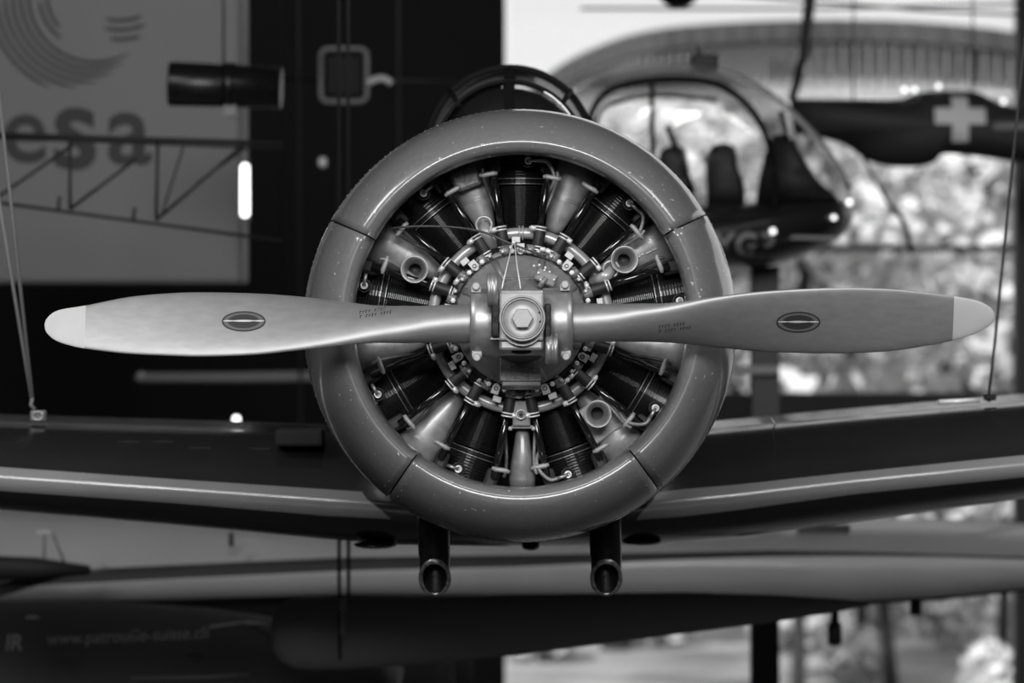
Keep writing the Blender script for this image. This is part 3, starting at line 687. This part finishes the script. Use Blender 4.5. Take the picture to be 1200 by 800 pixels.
# ---- pushrod tubes
for ci, a in enumerate(CY):
    for s in (-1, 1):
        ai = a+s*12.4; ao = a+s*10.4
        p0 = pol(96, ai, 10.372); p1 = pol(186, ao, 10.385); dd = (p1-p0).normalized(); sd = dd.cross(Vector((0, 1, 0)))
        L = (p1-p0).length
        mb = MB(); mb.tube([p0, p0+dd*L*.5, p1], [3.6*K, 4.2*K, 4.8*K], 12); pt = mk('pushrod_tube', mb, 'blackrod', ac)
        b0 = pol(84, ai+s*.4, 10.360); b1 = pol(114, ai-s*.3, 10.362); dd2 = (b1-b0).normalized(); L2 = (b1-b0).length
        mb = MB(); mb.lathe(b0, dd2, [(6.4*K, 0), (6.9*K, .003), (6.9*K, L2-.003), (6.4*K, L2)], 16, True, True); mk('rubber_sleeve', mb, 'rubber', pt)
        for f0 in (.06, .84):
            mb = MB()
            for g_ in (0, .075):
                mb.lathe(b0+dd2*(L2*(f0+g_*1.6-.04)), dd2, [(6.4*K, 0), (7.5*K, .0004), (7.5*K, .0042), (6.4*K, .0046)], 18)
            mk('hose_clamp', mb, 'bright', pt)
            q = b0+dd2*(L2*(f0+.03))+sd*(7.6*K if (ci+int(f0*10)) % 3 else -7.6*K)*(1 if f0 < .5 else 1)+Vector((0, -.008, 0))
            mb = MB(); mb.lathe(q-sd*.006, sd, [(2.6*K, 0), (3.2*K, .001), (3.2*K, .015), (1.9*K, .0155), (1.9*K, .020)], 10, True, True); mk('clamp_screw', mb, 'bright', pt)
        # outer lead clamp, pale saddle across rod and lead
        rc = 172 if s < 0 else 176
        c = pol(rc, ao, 10.372); ts = tan_(a)*s
        c2 = c+ts*.030-rad(a)*.006
        mb = MB(); mb.tube([c-ts*.012, c, c2, c2+ts*.012], [.005, .0075, .0075, .005], 8); mk('lead_clamp', mb, 'strap', pt)
        if (ci*2+s) % 3 != 0:
            pts = [c2+Vector((0, 0, 0))+rad(a)*.02, c2, pol(rc-22, ao+s*3.5, 10.40), pol(rc-45, ao+s*1.6, 10.392)]
            if a in (-110, -150, 130): pts.append(pol(112, ai-s*2.2, 10.39))
            mb = MB(); mb.tube(smooth_curve(pts, 5), .0052, 8); mk('ignition_lead', mb, 'lead' if s < 0 else 'lead_dark', pt)

# ---- tabs, eyelets and studs on the flange
for i, a in enumerate(CY):
    rot = Matrix.Rotation(-math.radians(a-90), 3, 'Y')
    mb = MB(); q = pol(86, a, 10.335)
    mb.box(q, (9.5*K, .014, 10*K), rot); mb.lathe(q+rad(a)*-4*K-Vector((0, -.005, 0)), (0, -1, 0), [(4.2*K, 0), (4.2*K, .010)], 14, True, True)
    tb = mk('lifting_tab', mb, 'ring', case, .001)
    mb = MB(); mb.lathe(q+Vector((0, -.005, 0))-rad(a)*2*K, (0, -1, 0), [(2.6*K, 0), (2.6*K, .003), (1.7*K, .004), (1.7*K, .001), (.0001, .001)], 12); mk('eyelet', mb, 'soot', case)
    mb = MB(); mb.box(pol(95.5, a+3.2, 10.345), (10*K, .016, 7*K), rot); mk('oil_fitting', mb, 'ring', case, .001)
    for da in (-6.8, 6.8):
        mb = MB(); mb.lathe(pol(82.5, a+da, 10.338), (0, -1, 0), [(3.1*K, 0), (3.1*K, .008), (1.6*K, .009), (1.6*K, .014)], 6, False, True, smooth=False); mk('stud_nut', mb, 'bright', case)
    for da in (14.5, 25.5):
        mb = MB(); mb.lathe(pol(84, a+da, 10.338), (0, -1, 0), [(2.7*K, 0), (2.7*K, .007), (1.5*K, .008), (1.5*K, .012)], 6, False, True, smooth=False); mk('stud_nut', mb, 'hub', case)
# ---- intake cones between the cylinders
for a in (70, 110, 30, 150, -50, -130, -10, 190):
    o = Vector((AX, 10.50, AZ)); d = rad(a); hi = a in (70, 110, -130)
    mb = MB(); R = []
    for (r, wx, wy) in ((112, 8, 10), (118, 11, 13), (135, 15.5, 15), (160, 22, 17), (180, 26.5, 18), (200, 30, 18)):
        u = tan_(a); c = o+d*(r*K); R.append([c+u*(wx*K*math.cos(2*PI*j/24))+Vector((0, wy*K*math.sin(2*PI*j/24), 0)) for j in range(24)])
    mb.rings(R, True, True, True); cone = mk('intake_pipe', mb, 'cone', ac)
    for rr in (152, 155):
        mb = MB(); R = []
        for r2 in (rr, rr+.8):
            f_ = 21+(r2-152)*.25; c = o+d*(r2*K); R.append([c+tan_(a)*(f_*K*math.cos(2*PI*j/24))+Vector((0, 17.4*K*math.sin(2*PI*j/24), 0)) for j in range(24)])
        mb.rings(R); mk('pipe_band', mb, 'hub', cone)
# rough casting above the upper left pipe
mb = MB(); mb.box(pol(178, 111, 10.43), (34*K, .03, 24*K), Matrix.Rotation(-math.radians(21), 3, 'Y'))
M['cast'] = mat('rough_casting', .22, .45, .4, noise=.5, scale=55, bump=1.)
mk('rough_casting', mb, 'cast', ac, .01)
# writing strokes on the right pipe
mb = MB()
for k, (px, py, w_) in enumerate(((745, 303, 3), (749, 300.5, 3), (753, 298, 3), (760, 295.5, 7), (767, 292, 6))):
    mb.box(P(px, py, 10.45)+Vector((0, 0, 0)), (w_*K, .001, 1.5*K), Matrix.Rotation(-.42, 3, 'Y'))
mk('paint_marks', mb, 'decal_light', ac)
# ---- trumpets facing forward
def trumpet(px, py, label=None):
    y0 = 10.35; c = P(px, py, y0)
    mb = MB(); pf = [(15.2, .02), (16, .004), (15.6, 0), (14.2, .001), (12.6, .012), (9.5, .04), (7.6, .055), (7.4, .14)]
    mb.lathe(c, (0, 1, 0), [(r*K, h) for r, h in pf]+[(5.8*K, .15), (10*K, .15), (12*K, .08), (15.2*K, .02)], 36)
    t = mk('air_trumpet', mb, 'cone', ac)
    mb = MB(); mb.tube([c+Vector((15.4*K*math.cos(i*PI/18), .002, 15.4*K*math.sin(i*PI/18))) for i in range(37)], 1.0*K, 6, caps=False); mk('rolled_rim', mb, 'ring', t)
    mb = MB(); mb.lathe(c+Vector((0, .1, 0)), (0, 1, 0), [(.0001, 0), (7.6*K, 0)], 20); mk('throat', mb, 'dark', t)
    mb = MB(); mb.lathe(c+Vector((0, .098, 0)), (0, 1, 0), [(.0001, 0), (2.6*K, 0)], 6); mk('throat_screen', mb, 'soot', t)
for px, py in ((485.5, 315.5), (732, 304), (700.5, 485)): trumpet(px, py)
# plate beside lower right trumpet
mb = MB(); mb.box(P(704, 490, 10.47), (48*K, .03, 46*K), Matrix.Rotation(math.radians(-35), 3, 'Y')); mk('mounting_plate', mb, 'cone', ac, .006)
# ---- elbows (upper left, right)
def elbow(pts, r, open_px):
    mb = MB(); mb.tube(smooth_curve([P(*p) for p in pts], 6), r*K, 16); e = mk('oil_elbow', mb, 'ring', ac)
    q = P(*open_px); mb = MB(); mb.tube([q+Vector((9.2*K*math.cos(i*PI/12), 0, 9.2*K*math.sin(i*PI/12))) for i in range(25)], 1.7*K, 8, caps=False); mk('elbow_rim', mb, 'ring', e)
elbow([(568, 264, 10.40), (568, 272, 10.36), (573, 283, 10.38), (580, 290, 10.41)], 6.5, (567, 263, 10.385))
elbow([(716, 316, 10.40), (712, 322, 10.36), (704, 326, 10.37), (695, 329, 10.41)], 6.5, (716, 315, 10.385))
# ---- sump between the two lowest cylinders
mb = MB(); R = []
for py, hw, yy in ((499, 7.5, 10.40), (510, 8.5, 10.39), (540, 13, 10.38), (560, 16, 10.38), (568, 15.5, 10.39), (573, 11, 10.41)):
    c = P(612, py, yy+.05); n_ = 20
    R.append([c+Vector((math.copysign(abs(math.cos(2*PI*j/n_))**.55, math.cos(2*PI*j/n_))*hw*K, math.copysign(abs(math.sin(2*PI*j/n_))**.55, math.sin(2*PI*j/n_))*.05, 0)) for j in range(n_)])
mb.rings(R, True, True, True); sump = mk('oil_sump', mb, 'case', ac)
mb = MB(); mb.box(P(612, 500, 10.39), (26*K, .05, 4*K)); mk('sump_flange', mb, 'case', sump, .002)
mb = MB(); mb.box(P(611, 484, 10.385), (21*K, .06, 30*K)); sb = mk('sump_neck', mb, 'case', ac, .004)
mb = MB(); c = P(610.5, 485.5, 10.352); mb.lathe(c, (0, -1, 0), [(6.2*K, 0), (6.2*K, .008), (4.6*K, .009), (4.4*K, .005), (.0001, .005)], 20); mk('drain_plug', mb, 'ring', sb)
mb = MB(); mb.lathe(c+Vector((0, -.005, 0)), (0, -1, 0), [(2.6*K, 0), (2.6*K, .005)], 6, False, True); mb.lathe(c+Vector((0, -.004, 0)), (0, -1, 0), [(4.2*K, 0), (4.0*K, .002), (3.4*K, 0)], 20); mk('plug_cross', mb, 'soot', sb)
for dx in (-14, 13):
    mb = MB(); mb.sphere(P(612+dx, 502, 10.365), .007, 8, 6); mk('sump_bolt', mb, 'ring', sump)
# ---- long arched cable and the V wire on top
mb = MB(); mb.tube(smooth_curve([P(448, 270, 10.36), P(470, 266, 10.34), P(505, 265, 10.33), P(540, 267, 10.32), P(570, 273, 10.30), P(600, 286, 10.29), P(640, 300, 10.30)], 6), 1.35*K, 8); mk('control_cable', mb, 'lead_dark', ac)
for pts in ([(601, 284, 10.28), (595, 308, 10.2), (588, 338, 10.12)], [(603, 284, 10.28), (606, 312, 10.2), (610, 338, 10.12)]):
    mb = MB(); mb.tube([P(*p) for p in pts], .8*K, 6); mk('safety_wire', mb, 'bright', ac)
mb = MB(); mb.sphere(P(602, 284, 10.275), 2.6*K, 8, 6); mk('wire_knot', mb, 'bright', ac)

# ================================================================== PROPELLER
YP = 10.05; kb = S(YP)
BL = {'L': [(52.3, 380.5, .6), (53.5, 381, 6), (57, 381, 11), (64, 381.3, 16.5), (75, 382, 20.5), (100, 383, 25.5), (150, 381, 33.5), (200, 380, 37), (240, 380, 38), (300, 379.7, 36.3), (350, 379, 32), (400, 379.3, 26.5), (440, 380, 22.5), (480, 380, 22), (520, 379.5, 22.8), (551, 379, 23.2), (590, 378, 23)],
      'R': [(1165.2, 370.5, .6), (1164, 370.5, 6), (1160, 370.5, 10.5), (1152, 370.7, 15.5), (1140, 371.5, 20.5), (1117, 373, 26), (1085, 374, 31.5), (1040, 375, 36.7), (985, 375.5, 38.6), (920, 376.3, 36.9), (870, 376.5, 33.3), (830, 377, 29), (800, 377.5, 25.2), (770, 378, 22.8), (740, 378, 22.6), (700, 378, 23), (671, 378, 23.4), (630, 378, 23)]}
def lerp_tab(t, x):
    for i in range(len(t)-1):
        if x <= t[i+1][0]: f = (x-t[i][0])/(t[i+1][0]-t[i][0]); return t[i][1]+f*(t[i+1][1]-t[i][1])
    return t[-1][1]
BETA = [(0, 58), (60, 56), (110, 52), (150, 47), (210, 40), (260, 34), (310, 29), (410, 23), (510, 18), (560, 16)]
THK = [(0, 47), (60, 47), (110, 41), (150, 33), (190, 26), (230, 19.5), (260, 16), (310, 12.5), (410, 9), (510, 5.5), (545, 4), (558, 1.2)]
for side, tab in BL.items():
    sg = 1 if side == 'L' else -1
    R = []; n = 36; tipx = 100 if side == 'L' else 1117
    # densify
    tb = [(a.x, a.y, a.z) for a in smooth_curve([Vector(t) for t in tab], 4)]
    mis = []
    for px, zc, hh in tb:
        dd = abs(px-611); be = math.radians(lerp_tab(BETA, dd)); th = min(lerp_tab(THK, dd), 2*hh)/2
        hh = max(hh, .5)
        inner = max(hh*hh-(th*math.sin(be))**2, .05); ch = math.sqrt(inner)/math.cos(be)
        if dd < 75: ch = th = hh
        else:
            f = min(1, (dd-75)/60); ch = hh*(1-f)+ch*f
        c0 = P(px, zc, YP); r = []
        for j in range(n):
            t = 2*PI*j/n; c = ch*math.cos(t); q = th*math.sin(t)
            if q < 0: q *= 1 if dd < 150 else max(.35, 1-(dd-150)/120)
            r.append(c0+Vector((0, (c*math.sin(be)-q*math.cos(be))*kb, (c*math.cos(be)+q*math.sin(be))*kb*1.0)) if sg > 0 else
                     c0+Vector((0, (-c*math.sin(be)-q*math.cos(be))*kb, (c*math.cos(be)-q*math.sin(be))*kb)))
        R.append(r)
        mis.append([1 if ((px < tipx) == (sg > 0)) else 0]*n)
    split = next(i for i, t in enumerate(tb) if (t[0] >= tipx if sg > 0 else t[0] <= tipx))
    mbb = MB(); mbb.rings(R[split:], True, False, True); bl = mk('propeller_blade', mbb, 'blade', ac, label='left blade, paler' if sg > 0 else 'right blade, darker')
    mbt = MB(); mbt.rings(R[:split+1], True, True, False); mk('painted_tip', mbt, 'tip', bl, label='pale painted tip')
    pj = projector(mbb, .0008)
    # oval decal
    dcx, dcy = (286, 376.4) if sg > 0 else (935, 377.6)
    rx, rz = (25.8, 12) if sg > 0 else (26, 12.3)
    def oval(rx, rz, off, rin=0.):
        mb = MB(); R = []; pj2 = projector(mbb, off)
        for k in range(5):
            f = rin+(1-rin)*k/4
            R.append([pj2(P(dcx+rx*max(f, .01)*math.cos(2*PI*j/40), dcy-rz*max(f, .01)*math.sin(2*PI*j/40), YP)) for j in range(40)])
        mb.rings(R); return mb
    dec = mk('maker_decal', oval(rx, rz, .0008), 'decal', bl)
    mk('decal_rim', oval(rx-2.2, rz-1.8, .0011, .80), 'decal_mid', bl)
    for x0, x1, hw in ((-24, -12, .9), (-13, 13, 1.2), (12, 24, .9)):
        mb = MB(); pj2 = projector(mbb, .0014); R = []
        for i in range(7):
            px = dcx+x0+(x1-x0)*i/6; h_ = hw*(.4+.6*math.sin(PI*i/6)); R.append([pj2(P(px, dcy-.6-h_, YP)), pj2(P(px, dcy-.6+h_, YP))])
        mb.rings(R, False); mk('decal_wing', mb, 'decal_light', bl)
    # stencilled strokes near the root
    base = (418, 370.5, -.16) if sg > 0 else (768, 387.5, -.12)
    mb = MB(); pj2 = projector(mbb, .0009)
    for row in range(2):
        for k in range(11):
            if (k*7+row*3) % 5 == 0: continue
            x = base[0]+k*3.5+row*4; y = base[1]+base[2]*k*3.5-row*-4.6-(4 if row == 0 else 4.0)
            h_ = 1.5+.5*((k*3+row) % 2)
            q = [pj2(P(x+a_, y+b_, YP)) for a_, b_ in ((0, h_), (1.0, h_), (1.3, -h_), (.3, -h_))]; mb.add(q, [(0, 1, 2, 3)])
            q = [pj2(P(x+a_, y+b_, YP)) for a_, b_ in ((.8, -h_+.8), (2.4, -h_+.8), (2.4, -h_), (.8, -h_))]; mb.add(q, [(0, 1, 2, 3)])
    mk('stencil_marks', mb, 'decal', bl)
# hub
yc = YP; c = P(611, 378, yc)
mb = MB()
L = 120*kb; x0 = P(551, 0, yc).x
pf = [(30, 0), (37, .2), (39.5, 2), (40.5, 8), (40.5, 32), (38.5, 35), (38.5, 84), (40.5, 87), (40.5, 112), (39.5, 118), (37, 119.8), (30, 120)]
mb.lathe((x0, yc, c.z), (1, 0, 0), [(r*kb, h*kb) for r, h in pf], 48, True, True)
hub = mk('hub_barrel', mb, 'hub', ac)
# centre block (light face)
mb = MB(); mb.box(P(611, 375, yc-.11), (52*kb, .06, 70*kb)); mk('hub_block', mb, 'hub', ac, .008)
mb = MB(); mb.box(P(611, 371, yc-.145), (51*kb, .025, 55*kb)); mk('block_face', mb, 'hub_light', hub, .006)
mb = MB(); mb.lathe(P(612, 379, yc-.13), (0, -1, 0), [(26*kb, 0), (26*kb, .03)], 40, False, True); mk('dome_boss', mb, 'hub', hub)
cd = P(612, 373, yc-.16); kd = S(yc-.2)
mb = MB(); mb.lathe(cd, (0, -1, 0), [(r*kd, h) for r, h in ((27, -.03), (27.4, .02), (26.8, .034), (25.2, .036), (24.6, .030), (24.0, .030), (23.6, .035), (22.8, .036), (22.2, .026), (14, .029), (.001, .030))], 56)
dome = mk('piston_dome', mb, 'hub_light', ac)
mb = MB(); mb.tube([cd+Vector((24.3*kd*math.cos(i*PI/24), -.0305, 24.3*kd*math.sin(i*PI/24))) for i in range(49)], .0011, 6, caps=False); mk('groove', mb, 'soot', dome)
mb = MB(); mb.tube([cd+Vector((22.3*kd*math.cos(i*PI/24), -.0275, 22.3*kd*math.sin(i*PI/24))) for i in range(49)], .0011, 6, caps=False); mk('groove', mb, 'soot', dome)
mb = MB(); mb.lathe(cd+Vector((0, -.026, 0)), (0, -1, 0), [(14*kd, 0), (14*kd, .003)], 32, False, True); mk('washer', mb, 'hub_light', dome)
mb = MB(); mb.lathe(cd+Vector((0, -.03, 0)), (0, -1, 0), [(12.8*kd, 0), (12.8*kd, .020), (11.6*kd, .024)], 6, False, True, smooth=False); mk('hex_nut', mb, 'hub_light', dome)
mb = MB(); mb.lathe(cd+Vector((21.4*kd, -.028, -4*kd)), (0, -1, 0), [(1.5*kd, 0), (1.5*kd, .002)], 8, False, True); mb.lathe(cd+Vector((20*kd, -.028, 7*kd)), (0, -1, 0), [(1.2*kd, 0), (1.2*kd, .002)], 8, False, True); mk('lock_pin', mb, 'soot', dome)
mb = MB(); mb.sphere(P(611, 412, yc-.085), (12*kb, .01, 3*kb), 16, 8); mk('oil_slot', mb, 'dark', hub)
# counterweight slabs and discs
mb = MB(); mb.box(P(580.5, 372, yc-.125), (9*kb, .08, 44*kb)); mk('counterweight_arm', mb, 'soot', ac, .003)
mb = MB(); mb.lathe(P(570.5, 340, yc-.14), (1, 0, 0), [(18*kb, 0), (20.5*kb, .003), (20.5*kb, .011), (19*kb, .013), (20.5*kb, .015), (20.5*kb, .028), (18*kb, .031)], 36, True, True); mk('counterweight', mb, 'hub', ac)
mb = MB(); mb.box(P(642, 376, yc-.125), (7*kb, .08, 40*kb)); mk('counterweight_arm', mb, 'soot', ac, .003)
mb = MB(); mb.lathe(P(639, 409, yc-.14), (1, 0, 0), [(16*kb, 0), (18*kb, .003), (18*kb, .016), (16*kb, .018), (16*kb, .022), (18*kb, .023), (18*kb, .033), (16*kb, .035)], 36, True, True); mk('counterweight', mb, 'hub', ac)
mb = MB(); mb.box(P(580, 396.5, yc-.12), (10*kb, .05, 2.2*kb)); mk('arm_stop', mb, 'hub_light', hub)
for px, py in ((558, 336), (662, 334), (559, 418), (663, 417)):
    s_ = 1 if py < 380 else -1
    mb = MB(); q = P(px, py, yc-.03); mb.box(q+Vector((0, 0, -s_*3*kb)), (12*kb, .05, 8*kb)); e_ = mk('clamp_ear', mb, 'hub_light', hub, .003)
    mb = MB(); mb.lathe(q+Vector((0, -.02, s_*.5*kb)), (0, -1, 0), [(5*kb, 0), (5*kb, .012), (3.6*kb, .018)], 12, False, True); mk('clamp_bolt', mb, 'hub_light', hub)
# seams where the clamps meet the blades
for px in (584.5, 637.5):
    pass

# ================================================================== WING, FUSELAGE, CANOPY
yw = 12.0
WS = [(-260, 462, 524, 553, 574), (0, 485, 547, 575, 597), (200, 491, 561, 589, 614), (380, 497, 573, 604, 631), (430, 499, 576, 608, 635), (470, 500, 578, 612, 638), (611, 500, 580, 615, 640), (765, 500, 577, 609, 638), (800, 497, 573, 605, 635), (860, 491, 568, 598, 629), (1000, 478, 553, 579, 612), (1200, 461, 533, 559, 584), (1460, 438, 506, 530, 548)]
R = []; mis = []
for px, t0, s0, s1, b0 in WS:
    r = []; zn = s0+(s1-s0)*.4
    mm = []
    # from trailing edge over the top to the nose and back below
    t1 = t0; r.append(P(px, t0+3, yw+2.1)); r.append(P(px, t0, yw+1.5)); r.append(P(px, t0+3.5, yw+1.0)); t0 += 8; r.append(P(px, t0, yw+.62))
    for f in (.92, .8, .62, .42, .24):
        zz = s0-(s0-t0)*f; e_ = f
        r.append(P(px, zz, yw+.03+.45*(1-math.sqrt(max(0, 1-e_**2)))))
    sl = lambda k: 0
    r.append(P(px, s0+0, yw+.022)); r.append(P(px, zn-4, yw+.006)); r.append(P(px, zn+2, yw)); r.append(P(px, zn+10, yw+.006)); r.append(P(px, s1, yw+.025))
    for f, dy in ((.35, .06), (.65, .13), (.88, .25), (1, .45)): r.append(P(px, s1+(b0-s1)*f, yw+dy))
    r.append(P(px, t0+10+(b0-t0)*.3, yw+2.0))
    R.append(r)
# slanted stripe ends by moving stripe vertices of the end stations
for i, (px, *_r) in enumerate(WS):
    row = [0]*len(R[i])
    if px < 430 or (px >= 765): row[9] = row[10] = row[11] = row[12] = 1
    mis.append(row)
for i in (4, 7):
    for j, dx in ((9, -6), (10, 0), (11, 8), (12, 18), (13, 28)):
        R[i][j] = R[i][j]+Vector((dx*S(yw)*(1 if i == 4 else -.7), 0, 0))
mb = MB(); mb.rings(R, True, True, True, mis=mis)
wing = mk('wing', mb, ['wing_dark', 'wing_light'], ac)
pw = projector(mb, .001)
# panel line on the right wing and small tube on the crest
mb = MB(); mb.tube(smooth_curve([pw(P(903, 489, yw)), pw(P(908, 497, yw)), pw(P(912, 506, yw))], 4), .0022, 5); mk('panel_joint', mb, 'bright', wing)
mb = MB(); mb.tube([P(1100, 471, yw+.45), P(1149, 468.5, yw+.45)], .009, 10); mk('rub_strip', mb, 'bright', wing)
for px, py in ((145, 519), (185, 519), (230, 526), (300, 527)):
    mb = MB(); mb.box(pw(P(px, py, yw)), (26*S(yw), .003, .004)); mk('panel_joint', mb, 'soot', wing)
# bumps below the wing
for px, py, a_ in ((440, 638, 26), (622, 640, 11), (752, 634, 24)):
    mb = MB(); mb.sphere(P(px, py, yw+.25), (a_*S(yw), .12, 4.5*S(yw)), 20, 8); mk('under_fairing', mb, 'wing_dark', ac)
# dark intake hatch in the wing root, left
mb = MB(); mb.box(P(352, 512, yw+.15), (56*S(yw), .2, 20*S(yw))); mk('root_intake', mb, 'wall', ac, .01)
# fuselage behind the cowl
mb = MB(); R = []
for y, rr, dz in ((11.3, 228, 0), (11.8, 222, -.01), (12.4, 205, -.02), (13.5, 180, -.0), (15, 140, .05), (17, 80, .1), (18.6, 20, .15)):
    R.append([Vector((AX+rr*K*.92*math.cos(2*PI*j/48), y, AZ-.02+dz+rr*K*(.92 if math.sin(2*PI*j/48) > 0 else 1.0)*math.sin(2*PI*j/48))) for j in range(48)])
mb.rings(R, True, True, True); mk('fuselage', mb, 'wing_dark', ac)
# canopy: outer and inner hoops, centre post, panes
yc1, yc2 = 12.7, 12.25
def hoop(cx, cy, r, wd, y, a0=0, a1=180, m='frame_dark', name='canopy_hoop'):
    mb = MB(); R = []
    for i in range(49):
        a = math.radians(a0+(a1-a0)*i/48)
        for_ = []
        for dr, dy in ((-wd/2, -.012), (wd/2, -.012), (wd/2, .03), (-wd/2, .03)):
            q = P(cx, cy, y); for_.append(q+Vector(((r+dr)*S(y)*math.cos(a), dy, (r+dr)*S(y)*math.sin(a))))
        R.append(for_)
    mb.rings(R, True, True, True, smooth=False); return mk(name, mb, m, ac)
cx, cy = 598, 176
hoop(cx, cy, 97, 6.5, yc1, -20, 200)
hoop(cx, 182, 87, 4, yc2, -20, 200)
hoop(cx, 182, 84.3, 1.2, yc2-.005, 14, 62, 'bright', 'hoop_edge')
def pane(a0, a1, name='windscreen_pane'):
    mb = MB(); R = []
    for i in range(17):
        a = math.radians(a0+(a1-a0)*i/16)
        q0 = P(cx, 182, yc2)+Vector((87*S(yc2)*math.cos(a), .01, 87*S(yc2)*math.sin(a))); q1 = P(cx, cy, yc1)+Vector((96*S(yc1)*math.cos(a), 0, 96*S(yc1)*math.sin(a)))
        R.append([q0, q1])
    mb.rings(R, False); mk(name, mb, 'glass', ac)
for a0, a1 in ((-20, 44), (45, 89), (91, 135), (136, 200)): pane(a0, a1)
mb = MB(); R = []
for py, dy in ((79, .40), (96, -.03), (186, -.34)):
    yy = yc2+dy; hw = 6.3*S(yy); R.append([P(597, py, yy)+Vector((a_*hw, b_, 0)) for a_, b_ in ((-1, 0), (1, 0), (1, .03), (-1, .03))])
mb.rings(R, True, True, True, smooth=False); cp = mk('windscreen_post', mb, 'frame_dark', ac)
for a in (44.5, 135.5):
    a_ = math.radians(a); q0 = P(cx, 182, yc2)+Vector((85*S(yc2)*math.cos(a_), -.01, 85*S(yc2)*math.sin(a_))); q1 = P(cx, cy, yc1)+Vector((99*S(yc1)*math.cos(a_), -.01, 99*S(yc1)*math.sin(a_)))
    mb = MB(); mb.tube([q0, q1], 3*S(yc1), 8); mk('canopy_brace', mb, 'frame_dark', ac)
# front flat panes inside the inner hoop
for a0, a1 in ((-20, 88.5), (91.5, 200)):
    mb = MB(); q = P(cx, 182, yc2+.005); vs = [q+Vector((0, -.30, -.10))]+[q+Vector((85*S(yc2)*math.cos(math.radians(a0+(a1-a0)*i/20)), 0, 85*S(yc2)*math.sin(math.radians(a0+(a1-a0)*i/20)))) for i in range(21)]
    mb.add(vs, [[0, i+1, i+2] for i in range(20)]); mk('windscreen_pane', mb, 'glass', ac)
mb = MB(); mb.lathe(P(cx, 190, 12.78), (0, 1, 0), [(.0001, 0), (88*S(12.6), .0), (94*S(12.6), .35), (80*S(12.6), 1.2), (50*S(12.6), 2.2)], 40); mk('cockpit_headrest', mb, 'interior', ac)
M['liner'] = mat('canopy_liner', .16, .5)
mb = MB(); mb.lathe(P(cx, 177, yc1+.05), (0, 1, 0), [(84*S(yc1), .0), (94.5*S(yc1), .0), (94.5*S(yc1), .25), (84*S(yc1), .25)], 60); mk('canopy_liner', mb, 'liner', ac)
# ---- two dark exhaust stubs under the cowl
def stub(px, name='exhaust_stub'):
    y = 11.0; k = S(y); mb = MB(); R = []; Ri = []
    pth = [(0, 560, 19, .0), (0, 620, 19, .0), (1, 650, 18.5, .0), (1.5, 652, 18, -.0)]
    n_ = 28
    for dx, py, r, dy in pth:
        R.append([P(px+dx, py, y)+Vector((r*k*math.cos(2*PI*j/n_), dy+r*k*math.sin(2*PI*j/n_), 0)) for j in range(n_)])
    # slanted mouth: front side cut higher than the back side
    R.append([P(px+1.5, 676+20*math.sin(2*PI*j/n_), y)+Vector((17.5*k*math.cos(2*PI*j/n_), 17.5*k*math.sin(2*PI*j/n_), 0)) for j in range(n_)])
    mb.rings(R, True, True, False); st_ = mk(name, mb, 'soot', ac)
    mb = MB(); ri = [[P(px+1.5, 676+o_+20*math.sin(2*PI*j/n_)-(5 if q_ else 0), y)+Vector((r_*k*math.cos(2*PI*j/n_), r_*k*math.sin(2*PI*j/n_), 0)) for j in range(n_)] for r_, o_, q_ in ((17.5, -3, 0), (19, -1, 0), (19, 3, 0), (16, 4, 0), (14, 1, 0))]
    mb.rings(ri); mk('stub_lip', mb, 'pipe_lip', st_)
stub(508); stub(709)

# ---- hanging tackle on the wings (things of their own)
t = empty('suspension_shackle', P(43, 494, 12.35), 'pale shackle block on the left wing holding two cables', 'shackle')
mb = MB(); mb.box(P(45, 487, 12.35), (18*S(12.3), .04, 13*S(12.3))); mk('block', mb, 'mull_grey', t, .006)
mb = MB(); mb.tube([P(38, 466, 12.35), P(36, 474, 12.35), P(41, 480, 12.35)], .007, 8); mk('hook', mb, 'mull_grey', t)
mb = MB(); mb.tube([P(44+6*math.cos(i*PI/8), 487+5*math.sin(i*PI/8), 12.32) for i in range(17)], .004, 6); mk('ring', mb, 'hub', t)
def cable(pts, lb, r=.006, m='steel_wire'): 
    mb = MB(); mb.tube([P(*p) for p in pts], r, 8); thing1('suspension_cable', mb, m, lb, 'cable')
cable([(37, 467, 12.35), (-2, 230, 12.5), (-75, -220, 12.8), (-300, -1600, 13.7)], 'steel cable rising from the left wing, outer of the pair', .0065, 'mull_grey')
cable([(38, 467, 12.35), (12, 230, 12.3), (-38, -220, 12.2), (-190, -1600, 12.1)], 'steel cable rising from the left wing, inner of the pair', .0065, 'mull_grey')
t = empty('suspension_shackle', P(1158, 474, 12.4), 'dark shackle on the right wing crest near the right edge', 'shackle')
mb = MB(); mb.box(P(1160, 465, 12.4), (14*S(12.4), .04, 8*S(12.4))); mk('block', mb, 'soot', t, .005)
mb = MB(); mb.tube([P(1158, 466, 12.4), P(1160, 470, 12.4)], .008, 8); mk('hook', mb, 'soot', t)
cable([(1158, 468, 12.4), (1166, 400, 12.4), (1215, -100, 12.4), (1360, -1700, 12.4)], 'thin dark cable rising from the right wing', .005, 'dim')
print('objects', len(bpy.data.objects), 'tris', sum(len(m.polygons) for m in bpy.data.meshes))
